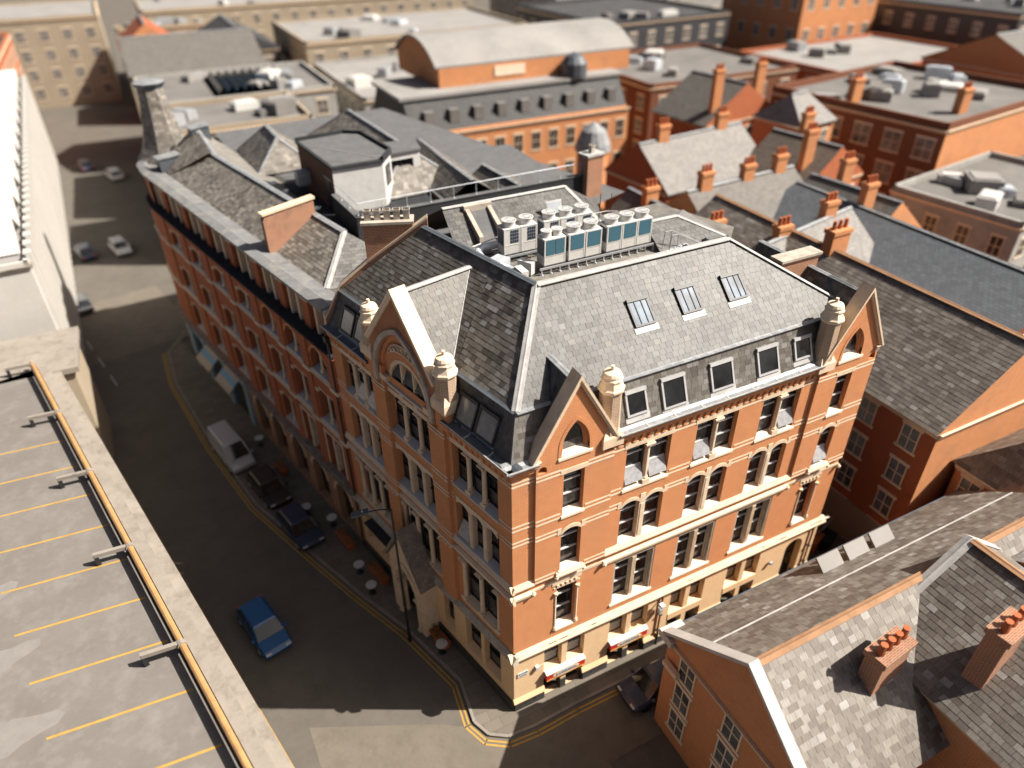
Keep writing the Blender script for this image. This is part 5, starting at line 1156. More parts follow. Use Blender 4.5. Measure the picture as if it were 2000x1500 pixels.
kerb = kl+[Lxy(d, i) for d, i in kl2]
pv = MB(); inner = [(20.4, 0.05), (0.05, 0.05)]+[Lxy(d, 0.05) for d in (16, 30, 45, 50)]
pv.extr([(x, y, 0.0) for x, y in kerb+[Lxy(50.5, 3)]+inner[::-1]], (0, 0, 0.12)); PVo = tagS(pv.build('pavement', 'flagstone'))
acc = []
for a, b in zip(kerb, kerb[1:]):
    L_ = math.hypot(b[0]-a[0], b[1]-a[1]); n_ = max(1, round(L_/0.95))
    for k in range(n_):
        f0, f1 = k/n_, (k+1)/n_; acc.append(((a[0]+(b[0]-a[0])*f0, a[1]+(b[1]-a[1])*f0), (a[0]+(b[0]-a[0])*f1, a[1]+(b[1]-a[1])*f1)))
def kerbmesh(): return MB().box(0.006, 0.944, -0.07, 0.08, 0, 0.135).mesh('kerb_stone', 'kerb_stone')
for a, b in acc:
    L_ = math.hypot(b[0]-a[0], b[1]-a[1]); put('kerb_stone', shared('kerb', kerbmesh), PVo, T(a[0], a[1], 0) @ RZ(math.atan2(b[1]-a[1], b[0]-a[0])) @ Matrix.Diagonal((L_/0.95, 1, 1, 1)))
def ribbon(name, pts, wd, z, mat, label=None):
    m = MB()
    for a, b in zip(pts, pts[1:]):
        d = Vector((b[0]-a[0], b[1]-a[1], 0)).normalized(); s = Vector((-d.y, d.x, 0))*wd/2; a3 = Vector((a[0], a[1], z))-d*wd*0.3; b3 = Vector((b[0], b[1], z))+d*wd*0.3
        m.poly([a3-s, b3-s, b3+s, a3+s])
    return tagS(m.build(name, mat))
def offs(pts, k):
    out = []
    for j, p in enumerate(pts):
        a = pts[max(0, j-1)]; b = pts[min(len(pts)-1, j+1)]; d = Vector((b[0]-a[0], b[1]-a[1], 0)).normalized(); out.append((p[0]-d.y*k, p[1]+d.x*k))
    return out
for j, k in enumerate((0.30, 0.52)): ribbon('yellow_line', offs(kl[:]+[Lxy(d, i) for d, i in kl2[:8]], k), 0.10, 0.009, 'yellow_paint')
cpk = [Lxy(d, -10.75) for d in (-12, 46)]
for k in (0.28, 0.5): ribbon('yellow_line', offs(cpk, -k), 0.10, 0.009, 'yellow_paint')
for d in range(2, 60, 4): ribbon('centre_line', [Lxy(d, -7.0), Lxy(d+2, -7.0)], 0.1, 0.009, 'white_paint') if d > 44 else None
m = MB(); m.extr([(*Lxy(-14, -11.3), 0), (*Lxy(48, -11.3), 0), (*Lxy(48, -10.6), 0), (*Lxy(-14, -10.6), 0)], (0, 0, 0.12)); tagS(m.build('far_pavement', 'flagstone'))

# ================================================================ car park (top deck seen from above)
CP = thing('car_park', 'concrete multi-storey car park with pale top deck beside the shaded street', 'car park', tuple(LP(10, -22, 0)))
FC = FL
def cpm(): return MB()
zt = 9.0
MB().extr([(-36.0, -40, zt), (18, -40, zt), (18, -12.55, zt), (-36.0, -12.55, zt)], (0, 0, -0.3)).build('deck', 'concrete', CP, FC)
MB().box(-36, 18, -12.2, -11.6, 8.0, 9.55).build('parapet', 'concrete_pale', CP, FC)
MB().box(-36, 18, -11.6, -11.05, 8.6, 8.95).build('parapet_ledge', 'concrete_pale', CP, FC)
for z0, z1 in ((0.9, 2.6), (3.9, 5.6), (6.9, 8.6)): MB().box(-36, 18, -11.7, -11.35, z0, z1).build('facade_panel', 'concrete_pale', CP, FC)
MB().box(-36, 18, -13.5, -13.2, 0, 8.7).build('inner_wall', 'felt_dark', CP, FC)
for k in range(9):
    u = -34.5+k*7.15; MB().box(u-0.3, u+0.3, -11.95, -11.2, 0, 8.6).build('column', 'concrete_pale', CP, FC)
for k in range(13):
    d = -10.0+k*3.02
    MB().extr([(-d-0.06, -12.75, zt+0.004), (-d+0.06, -12.75, zt+0.004), (-d+0.06-1.6, -17.8, zt+0.004), (-d-0.06-1.6, -17.8, zt+0.004)], (0, 0, 0.004)).build('bay_line', 'yellow_paint', CP, FC)
for d in (-1.6, -9.5): 
    for k in range(5): MB().poly([(-d-k*0.5, -15.5-k*0.4, zt+0.008), (-d-k*0.5-0.18, -15.5-k*0.4, zt+0.008), (-d-1.2-k*0.5, -13.2-k*0.1, zt+0.008), (-d-1.0-k*0.5, -13.2-k*0.1, zt+0.008)]).build('hatch_line', 'yellow_paint', CP, FC)
for k in range(7):
    d = 24-k*4.1; MB().poly([(-d+0.7*math.cos(a)*(1+0.3*math.sin(3*a+k)), -18.6+1.4*math.sin(a)*(1+0.2*math.cos(2*a+k)), zt+0.004) for a in [2*math.pi*q/14 for q in range(14)]]).build('deck_patch', 'concrete_stain', CP, FC)
ER = thing('crash_rail', 'long weathered yellow tubular crash rail along the car park edge', 'railing', tuple(LP(10, -12.4, zt)))
MB().tube((-36, -12.38, zt+0.62), (18, -12.38, zt+0.62), 0.14, 10).build('tube', 'rail_yellow', ER, FC)
for k in range(8):
    u = -35.6+k*7.15; MB().extr([(u-0.10, -12.3, zt+0.55), (u+0.10, -12.3, zt+0.55), (u-0.40, -13.9, zt+0.55), (u-0.60, -13.9, zt+0.55)], (0, 0, 0.2)).build('arm', 'concrete_pale', ER, FC)
    MB().box(u-0.60, u-0.40, -13.92, -13.72, zt, zt+0.56).build('post', 'black_metal', ER, FC); MB().lathe([(0.2, -0.12), (0.2, 0.12)], 10).build('clamp', 'concrete_pale', ER, FC @ T(u, -12.38, zt+0.62) @ Matrix.Rotation(R(90), 4, 'Y'))

# ================================================================ things on the buildings and pavements
def sign(x0, x1, nm, lab):
    t = thing('shop_sign', lab, 'sign', ((x0+x1)/2, -0.1, 1.7), group='restaurant fascia signs')
    MB().box(x0, x1, -0.26, -0.04, 1.70, 2.22).build('board', 'sign_red', t)
    MB().extr([(x0-0.03, -0.30, 2.22), (x0-0.03, -0.30, 2.27), (x0-0.03, -0.03, 2.34), (x0-0.03, -0.03, 2.22)], (x1-x0+0.06, 0, 0)).build('top_ledge', 'white_metal', t)
    MB().box(x0, x1, -0.275, -0.26, 1.70, 1.725).build('gold_edge', 'gold', t); MB().box(x0, x1, -0.275, -0.26, 2.195, 2.22).build('gold_edge', 'gold', t)
    c = (x0+x1)/2
    for a, b, mt, y0 in ((0.82, 0.21, 'gold', -0.275), (0.795, 0.19, 'white_metal', -0.285)):
        MB().prism([(c+a*math.cos(q), 1.965+b*math.sin(q)) for q in [2*math.pi*k/28 for k in range(28)]], y0, -0.255).build('oval', mt, t)
    text('lettering', 'KOREANA', 0.27, 'sign_black', t, T(c, -0.287, 1.965), 0.006, 1.0)
    for s, n_ in ((-1, 8), (1, 9)):
        xs = x0+0.1 if s < 0 else x1-0.1-n_*0.05
        for k in range(n_): MB().box(xs+k*0.05, xs+k*0.05+0.033, -0.268, -0.258, 1.745, 1.785+0.02*(k % 3)).build('small_letter', 'gold', t)
sign(1.78, 4.08, 'a', 'red restaurant fascia sign with white oval, nearest the building corner'); sign(5.72, 8.10, 'b', 'red restaurant fascia sign with white oval, further along the lane by the downpipe')
t = thing('street_sign', 'small white street name plate on the cream corner wall', 'sign', (0.5, -0.02, 2.8))
MB().box(0.20, 0.80, -0.045, -0.005, 2.80, 3.14).build('plate', 'white_metal', t)
text('lettering', 'BUTTER', 0.13, 'sign_black', t, T(0.5, -0.048, 3.05), 0.003, 1.1); text('lettering', 'LANE', 0.13, 'sign_black', t, T(0.5, -0.048, 2.89), 0.003, 1.1)
t = thing('alarm_box', 'small white box with conduit on the cream wall beside the first red sign', 'alarm box', (1.3, -0.06, 2.9))
MB().box(1.20, 1.38, -0.16, -0.0, 2.85, 3.15).build('case', 'white_metal', t); MB().tube((1.38, -0.02, 3.02), (1.72, -0.02, 3.02), 0.012).build('conduit', 'white_metal', t)
t = thing('wall_lantern', 'white wall floodlight with black bracket above the downpipe on the cream wall', 'lamp', (8.8, -0.2, 3.6))
MB().box(8.66, 8.92, -0.5, -0.22, 3.75, 3.95).build('housing', 'white_metal', t); MB().box(8.76, 8.82, -0.25, 0.0, 3.8, 3.88).build('bracket', 'black_metal', t); MB().box(8.74, 8.90, -0.34, -0.12, 3.1, 3.5).build('control_box', 'galvanised', t); MB().tube((8.82, -0.22, 3.5), (8.82, -0.3, 3.75), 0.02).build('cable', 'black_metal', t)
t = thing('floodlight', 'small grey floodlight on the cream wall left of the arched door', 'lamp', (17.0, -0.1, 2.7))
MB().box(16.92, 17.12, -0.2, -0.06, 2.62, 2.8).build('housing', 'steel', t); MB().box(16.98, 17.06, -0.06, 0.0, 2.68, 2.74).build('bracket', 'black_metal', t)
for x, lab in ((9.0, 'brown cast iron downpipe with black foot beside the second red sign'), (20.05, 'brown cast iron downpipe right of the arched door')):
    t = thing('downpipe', lab, 'pipe', (x, -0.08, 0), group='downpipes'); MB().tube((x, -0.09, 1.3), (x, -0.09, 4.3), 0.055, 8).build('pipe', 'downpipe', t); MB().tube((x, -0.12, 0.1), (x, -0.12, 1.32), 0.075, 8).build('shoe', 'black_metal', t)
    for z in (0.5, 1.3, 2.7): MB().box(x-0.09, x+0.09, -0.2, 0.0, z, z+0.05).build('clip', 'black_metal', t)
for d, lab in ((15.1, 'black downpipe in the angle between the two buildings'),):
    t = thing('downpipe', lab, 'pipe', tuple(LP(d, -0.1, 0))); MB().tube((-d, -0.14, 0.2), (-d, -0.14, 16.7), 0.06, 8).build('pipe', 'black_metal', t, FL); MB().box(-d-0.15, -d+0.15, -0.28, -0.02, 15.9, 16.25).build('hopper_head', 'black_metal', t, FL)
# steel walkway lamp post
t = thing('street_lamp', 'tall thin black street lamp with flat head over the porch', 'street lamp', tuple(LP(7.1, -1.85, 0)))
MB().lathe([(0.11, 0.12), (0.10, 1.2), (0.075, 1.3), (0.055, 10.6)], 10, (-7.1, -1.85, 0)).build('post', 'black_metal', t, FL)
MB().path([(-7.1, -1.85, 10.6), (-7.35, -2.3, 10.7), (-7.6, -2.9, 10.72)], 0.035).build('arm', 'black_metal', t, FL)
MB().hexa([(-8.05, -3.55, 10.66), (-7.75, -3.7, 10.66), (-7.45, -2.9, 10.66), (-7.75, -2.75, 10.66), (-8.05, -3.5, 10.76), (-7.75, -3.65, 10.76), (-7.45, -2.9, 10.82), (-7.75, -2.75, 10.82)]).build('lamp_head', 'lead_dark', t, FL)
MB().lathe([(0.05, 10.8), (0.04, 10.87)], 8, (-7.7, -3.1, 0)).build('photocell', 'white_metal', t, FL)
# awnings on the far shops
for d0, d1, lab in ((33.0, 35.9, 'cream awning with pale blue band, nearer of the two shop awnings'), (37.2, 40.1, 'cream awning with pale blue band, further of the two shop awnings')):
    t = thing('awning', lab, 'awning', tuple(LP((d0+d1)/2, -0.7, 3.4)), group='shop awnings')
    yz = [(-0.15, 4.35), (-0.45, 4.1), (-0.85, 3.76), (-1.25, 3.42)]
    for k, mt in enumerate(('awning_cream', 'awning_blue', 'awning_cream')):
        (y0, z0), (y1, z1) = yz[k], yz[k+1]; MB().hexa([(-d1, y0, z0-0.02), (-d0, y0, z0-0.02), (-d0, y1, z1-0.02), (-d1, y1, z1-0.02), (-d1, y0, z0), (-d0, y0, z0), (-d0, y1, z1), (-d1, y1, z1)]).build('canopy_strip', mt, t, FL)
    MB().box(-d1, -d0, -1.27, -1.25, 3.2, 3.42).build('valance', 'awning_cream', t, FL)
    for u in (-d1+0.05, -d0-0.05): MB().tube((u, -0.05, 3.2), (u, -1.2, 3.4), 0.02).build('arm', 'black_metal', t, FL)
SFt = thing('shopfront', 'pale blue painted shopfront with dark windows under the warehouse', 'shopfront', tuple(LP(36, -0.2, 0)))
for d in (32.4, 36.5, 40.9, 44.2): MB().box(-d-0.3, -d+0.3, -0.22, 0.1, 0, 4.5).box(-d-0.38, -d+0.38, -0.3, 0.1, 4.1, 4.5).build('pilaster', 'shop_blue', SFt, FL)
MB().box(-44.5, -32.2, 0.05, 0.12, 0, 4.6).build('shop_window', 'glass_dark', SFt, FL); MB().box(-44.5, -32.2, -0.16, 0.05, 3.95, 4.6).build('fascia', 'shop_blue', SFt, FL)
# lower arches of the warehouse
ao = [(-c-1.05, -c+1.05, 0.4, 4.0, 2.95, 'arch') for c in (17.2, 20.5, 23.7, 27.0, 30.0)]
m = MB(); wall(m, -32.2, -15.0, 0, 4.8, ao, depth=0.5); m.build('arcade_wall', 'stone_brown', LW, FL)
for a, b, *_ in ao:
    wo = MB().box(a, b, 0.42, 0.46, 2.6, 2.7).box((a+b)/2-0.04, (a+b)/2+0.04, 0.42, 0.46, 0.4, 4.0).build('window', 'frame_dark', LW, FL); MB().box(a, b, 0.45, 0.47, 0.3, 4.05).build('pane', 'glass_dark', wo, FL)
    r_ = seg_arch(a, b, 2.95, 4.0, 10); MB().ring(r_, seg_arch(a-0.2, b+0.2, 2.95, 4.2, 10), -0.06, 0.1).build('arch_ring', 'stone', LW, FL)
MB().box(-44.5, -32.2, 0.3, 0.35, 0, 4.8).build('shop_wall', 'brick_dark', LW, FL)

# ---- cafe furniture
def cafe_table(d, i, lab):
    t = thing('cafe_table', lab, 'table', tuple(LP(d, i, 0.12)), group='pavement tables'); Mt = T(*LP(d, i, 0.12))
    MB().lathe([(0.33, 0.72), (0.34, 0.74), (0.33, 0.76)], 20).build('tabletop', 'white_metal', t, Mt); MB().tube((0, 0, 0.02), (0, 0, 0.72), 0.035, 8).build('stem', 'black_metal', t, Mt); MB().lathe([(0.24, 0), (0.22, 0.03), (0.04, 0.06)], 14).build('base', 'black_metal', t, Mt)
for d, i, lab in ((5.3, -0.85, 'round white pavement table nearest the building corner'), (11.5, -1.7, 'round white pavement table at the kerb left of the porch'), (13.4, -1.45, 'round white pavement table under the dark canopy'), (18.2, -0.75, 'round white pavement table close to the warehouse arches'), (20.3, -1.6, 'round white pavement table outside the second warehouse arch'), (29.6, -0.9, 'round white pavement table nearest the blue shopfront')): cafe_table(d, i, lab)
def planter(d, i, w_, lab):
    t = thing('planter', lab, 'planter', tuple(LP(d, i, 0.12)), group='terracotta planters'); Mt = FL @ T(-d, i, 0.12)
    MB().hexa([(-w_/2+.05, -0.18, 0), (w_/2-.05, -0.18, 0), (w_/2-.05, 0.18, 0), (-w_/2+.05, 0.18, 0), (-w_/2, -0.24, 0.5), (w_/2, -0.24, 0.5), (w_/2, 0.24, 0.5), (-w_/2, 0.24, 0.5)]).build('trough', 'terracotta', t, Mt)
    MB().box(-w_/2-.03, w_/2+.03, -0.27, 0.27, 0.46, 0.54).build('rim', 'terracotta', t, Mt)
    rn = random.Random(int(d*10)); m = MB()
    for k in range(140):
        x, y, z = rn.uniform(-w_/2, w_/2), rn.uniform(-0.22, 0.22), rn.uniform(0.5, 0.95); a = rn.uniform(0, 6.28); v = Vector((math.cos(a), math.sin(a), rn.uniform(-.4, .6)))*0.09; s = Vector((-math.sin(a), math.cos(a), 0.2))*0.03
        p = Vector((x, y, z)); m.poly([p, p+v*0.5+s, p+v, p+v*0.5-s])
    m.build('foliage', 'leaf', t, Mt, kind='stuff')
for d, i, w_, lab in ((6.0, -0.55, 1.6, 'terracotta planter trough against the cream wall right of the porch'), (12.3, -0.75, 1.8, 'terracotta planter trough below the dark canopy'), (16.2, -0.9, 1.8, 'terracotta planter trough at the foot of the first warehouse arch'), (25.6, -1.0, 1.4, 'terracotta planter trough near the white van')): planter(d, i, w_, lab)

# ---- vehicles
def car(loc, rz, paint, lab, L_=4.2, W_=1.78, H_=1.46, van=False, group='cars'):
    t = thing('van' if van else 'car', lab, 'van' if van else 'car', (*loc, 0), group=group, rotz=rz); M = T(*loc, 0) @ RZ(rz)
    h = L_/2; b = MB()
    if van: st = [(-h, 0.45, 0.82, 0.0), (-h+0.06, 0.30, 0.95, 0), (-h+0.4, 0.25, 1.0, 0), (h-0.9, 0.25, 1.02, 0), (h-0.25, 0.28, 0.92, 0), (h, 0.42, 0.72, 0)]
    else: st = [(-h, 0.45, 0.72, 0), (-h+0.12, 0.30, 0.86, 0), (-h+0.6, 0.22, 0.92, 0), (0, 0.20, 0.92, 0), (h-1.1, 0.22, 0.88, 0), (h-0.25, 0.28, 0.72, 0), (h, 0.42, 0.58, 0)]
    rows = []
    for x, z0, z1, _ in st:
        e = abs(x)/h; wv = W_/2*(1-0.10*max(0, e-0.75)/0.25); rows.append([(x, -wv*0.94, z0), (x, -wv, z0+0.15), (x, -wv, z1-0.14), (x, -wv*0.9, z1), (x, wv*0.9, z1), (x, wv, z1-0.14), (x, wv, z0+0.15), (x, wv*0.94, z0)])
    for r0_, r1_ in zip(rows, rows[1:]):
        for k in range(8): b.poly([r0_[k], r1_[k], r1_[(k+1) % 8], r0_[(k+1) % 8]])
    b.poly(rows[0]); b.poly(rows[-1][::-1]); b.build('body', paint, t, M)
    zt_ = st[3][2]-0.02
    if van: c0, c1, c2, c3 = -h+0.08, -h+0.18, h-1.75, h-0.75
    else: c0, c1, c2, c3 = -h+0.25, -h+0.85, 0.45, 1.15
    wv = W_/2*0.9; tv = W_/2*0.74
    g = MB(); base = [(c0, -wv, zt_), (c3, -wv, zt_), (c3, wv, zt_), (c0, wv, zt_)]; top = [(c1, -tv, H_), (c2, -tv, H_), (c2, tv, H_), (c1, tv, H_)]
    for k in range(4): g.poly([base[k], base[(k+1) % 4], top[(k+1) % 4], top[k]])
    g.build('windows', paint if van else 'car_glass', t, M)
    rf = MB(); rf.hexa([(c1-0.08, -tv-0.03, H_-0.03), (c2+0.10, -tv-0.03, H_-0.03), (c2+0.10, tv+0.03, H_-0.03), (c1-0.08, tv+0.03, H_-0.03), (c1, -tv*0.9, H_+0.05), (c2, -tv*0.9, H_+0.05), (c2, tv*0.9, H_+0.05), (c1, tv*0.9, H_+0.05)]); rf.build('roof', paint, t, M)
    for s in (-1, 1):
        for (xa, xb) in ((c0, c1), (c3, c2), (((c0+c3)/2), (c1+c2)/2)): MB().tube((xa, s*wv, zt_), (xb, s*tv, H_), 0.045, 4).build('pillar', paint, t, M)
        MB().box(h-0.2, h-0.05, s*W_*0.33-0.16, s*W_*0.33+0.16, 0.52, 0.66).build('headlight', 'white_metal', t, M); MB().box(-h-0.01, -h+0.1, s*W_*0.36-0.12, s*W_*0.36+0.12, 0.6, 0.78).build('tail_light', 'sign_red', t, M)
        MB().box(c3-0.25, c3-0.1, s*(W_/2+0.08)-0.08, s*(W_/2+0.08)+0.08, zt_, zt_+0.13).build('wing_mirror', paint, t, M)
        for x in (-h+0.8, h-0.85):
            wl_ = MB().lathe([(0.2, -0.1), (0.31, -0.1), (0.33, -0.06), (0.33, 0.06), (0.31, 0.1), (0.2, 0.1)], 16).build('tyre', 'black_metal', t, M @ T(x, s*(W_/2-0.1), 0.33) @ RX(R(90)))
            MB().lathe([(0.21, -0.08), (0.21, 0.08), (0.05, 0.11 if s < 0 else 0.11)], 12).build('rim', 'galvanised', wl_, M @ T(x, s*(W_/2-0.08), 0.33) @ RX(R(90)))
    if van:
        MB().poly([(c3+0.0, -wv*0.9, zt_+0.06), (c3+0.0, wv*0.9, zt_+0.06), (c2+0.06, tv*0.92, H_-0.1), (c2+0.06, -tv*0.92, H_-0.1)]).build('windscreen', 'car_glass', t, M @ T(0.02, 0, 0.02))
    return t
UPD = TH+math.pi/2     # heading up the street
car((-10.8, 10.95), UPD-math.pi, 'paint_blue', 'bright blue hatchback driving down the shaded street', 4.3, group='cars in the street')
car((-9.9, 28.2), UPD-math.pi, 'paint_silver', 'silver white van standing in the shaded street', 4.9, 1.9, 1.95, van=True, group='vans')
car((-8.2, 22.9), UPD-math.pi, 'paint_black', 'black car parked at the kerb behind the white van', 4.4, group='cars in the street')
car((-7.1, 18.0), UPD-math.pi, 'paint_navy', 'dark navy car parked at the kerb nearest the porch', 4.3, group='cars in the street')
car((-19.7, 75.0), UPD, 'paint_navy', 'dark blue car on the left of the far end of the street', 4.4, group='cars in the street')
car((-15.9, 74.5), UPD-math.pi, 'paint_white', 'white car in the middle of the far end of the street', 4.4, group='cars in the street')
car((-20.3, 60.6), UPD, 'paint_grey', 'grey car standing in the sunny side street', 4.5, group='cars in the street')
car((-15.5, 105), UPD, 'paint_white', 'white car furthest away up the street', 4.5, group='cars in the street')
car((-19.5, 112), UPD, 'paint_navy', 'navy car parked furthest away on the left kerb', 4.5, group='cars in the street')
car((7.4, -2.35), math.pi, 'paint_navy', 'navy blue car parked in the lane below the second red sign', 4.2, group='cars in the street')
# wheelie bins and sacks at the far end of the lane
for k, (x, y, c, lab) in enumerate(((22.3, 1.2, 'bin_orange', 'orange wheelie bin at the far end of the lane'), (23.2, 0.9, 'black_metal', 'black wheelie bin with open lid at the far end of the lane'))):
    t = thing('wheelie_bin', lab, 'bin', (x, y, 0)); Mt = T(x, y, 0) @ RZ(0.3)
    MB().hexa([(-0.45, -0.35, 0.08), (0.45, -0.35, 0.08), (0.45, 0.35, 0.08), (-0.45, 0.35, 0.08), (-0.6, -0.45, 1.15), (0.6, -0.45, 1.15), (0.6, 0.45, 1.15), (-0.6, 0.45, 1.15)]).build('bin_body', c, t, Mt)
    MB().box(-0.63, 0.63, -0.48, 0.48, 0, 0.07).build('lid', c if k == 0 else 'steel', t, Mt @ T(0, 0.0, 1.16) @ (RX(R(0)) if k == 0 else T(0, 0.45, 0) @ RX(R(-70)) @ T(0, -0.45, 0)))
    for s in (-1, 1): MB().lathe([(0.1, -0.03), (0.1, 0.03)], 10).build('wheel', 'black_metal', t, Mt @ T(s*0.4, 0.3, 0.1) @ Matrix.Rotation(R(90), 4, 'Y'))
tag(MB().lathe([(0.05, 0), (0.34, 0.02), (0.36, 0.2), (0.26, 0.42), (0.06, 0.5), (0.08, 0.58)], 9).build('refuse_sack', 'white_metal', None, T(21.4, -0.4, 0.0)), 'tied white refuse sack beside the bins in the lane', 'sack')
# ================================================================ the city around
def tiles_tex(name, c, bw=0.4, rh=0.28):
    m, nt_, b = _mat(name, 0.7, 0.3); t = N(nt_, 'ShaderNodeTexBrick'); t.offset = 0.5; t.squash = 1.0
    for k, x in (('Scale', 1.0), ('Mortar Size', 0.012), ('Brick Width', bw), ('Row Height', rh), ('Bias', 0.0)): t.inputs[k].default_value = x
    nt_.links.new(uvn(nt_), t.inputs['Vector']); p = pos(nt_)
    nt_.links.new(mixc(nt_, noise(nt_, 0.6, 4, p), [x*1.3 for x in c], [x*0.9 for x in c]), t.inputs['Color1']); nt_.links.new(mixc(nt_, noise(nt_, 1.5, 4, p), [x*0.62 for x in c], [x*1.0 for x in c]), t.inputs['Color2']); t.inputs['Mortar'].default_value = c4([x*0.4 for x in c])
    nt_.links.new(t.outputs[0], b.inputs['Base Color']); return m
tiles_tex('roof_grey', (0.13, 0.12, 0.108)); tiles_tex('roof_pale', (0.20, 0.19, 0.178)); tiles_tex('roof_brown', (0.13, 0.105, 0.085)); tiles_tex('roof_blue', (0.095, 0.105, 0.118)); tiles_tex('roof_red', (0.34, 0.10, 0.045))
plain('flat_grey', (0.15, 0.143, 0.135), 0.9, 0.2, var=0.25, scale=0.25, dirt=(0.14, 0.13, 0.125)); plain('flat_light', (0.25, 0.24, 0.228), 0.85, 0.2, var=0.2, scale=0.2, dirt=(0.25, 0.24, 0.23)); plain('flat_dark', (0.06, 0.06, 0.062), 0.9, 0.2, var=0.3, scale=0.3)
plain('render_cream', (0.34, 0.28, 0.205), 0.9, 0.2, var=0.12, scale=0.3, dirt=(0.33, 0.27, 0.2)); plain('render_grey', (0.34, 0.33, 0.31), 0.9, 0.2, var=0.12, scale=0.3, dirt=(0.24, 0.23, 0.21)); plain('cladding_white', (0.50, 0.48, 0.445), 0.6, 0.3, var=0.06, scale=0.3); plain('cladding_dark', (0.05, 0.05, 0.055), 0.5, 0.4, var=0.25, scale=0.5)
plain('ridge_tile', (0.30, 0.17, 0.095), 0.9, 0.2, var=0.2)
slate('slate_near', [(0.0, (0.12, 0.10, 0.085)), (0.5, (0.165, 0.145, 0.125)), (0.9, (0.21, 0.19, 0.165)), (1.0, (0.28, 0.27, 0.255))])
slate('slate_pale_near', [(0.0, (0.19, 0.175, 0.16)), (0.6, (0.26, 0.245, 0.23)), (1.0, (0.36, 0.35, 0.34))])
tiles_tex('roof_dark', (0.06, 0.06, 0.06))
brick('brick_brown', (0.26, 0.10, 0.05), (0.19, 0.07, 0.035), (0.2, 0.12, 0.08), amt=0.3, stain=(0.09, 0.06, 0.045))
glass('glass_pale', (0.10, 0.105, 0.11), 0.2, 0.7)
def wingrid(parent, a, b, z0, z1, cols, rows, ww, wh, mat_f='stone_pale', mat_p='glass_pale', margin=0.0, off=0.55):
    a = Vector((a[0], a[1], 0)); b = Vector((b[0], b[1], 0)); d = (b-a); L_ = d.length; d.normalize(); inn = Vector((-d.y, d.x, 0))
    M = Matrix((d, inn, Vector((0, 0, 1)))).transposed().to_4x4(); M.translation = a
    def mkf(): 
        m = MB(); m.box(-ww/2-0.12, ww/2+0.12, -0.07, 0.0, -0.16, 0.0); m.box(-ww/2-0.1, ww/2+0.1, -0.05, 0.0, wh, wh+0.22)
        m.box(-ww/2, -ww/2+0.08, -0.05, 0.0, 0, wh); m.box(ww/2-0.08, ww/2, -0.05, 0.0, 0, wh); m.box(-ww/2, ww/2, -0.045, 0.0, wh*0.5-0.03, wh*0.5+0.03); m.box(-0.03, 0.03, -0.04, 0, 0, wh); return m.mesh('window', mat_f)
    def mkp(): return MB().box(-ww/2+0.06, ww/2-0.06, -0.025, -0.004, 0.02, wh-0.02).mesh('pane', mat_p)
    for r_ in range(rows):
        for c in range(cols):
            P_ = M @ T(margin+(L_-2*margin)*(c+0.5)/cols, 0, z0+(z1-z0)*(r_+0.5)/rows-wh/2)
            o = put('window', shared(('bw', ww, wh, mat_f), mkf), parent, P_); put('pane', shared(('bp', ww, wh, mat_p), mkp), o, P_)
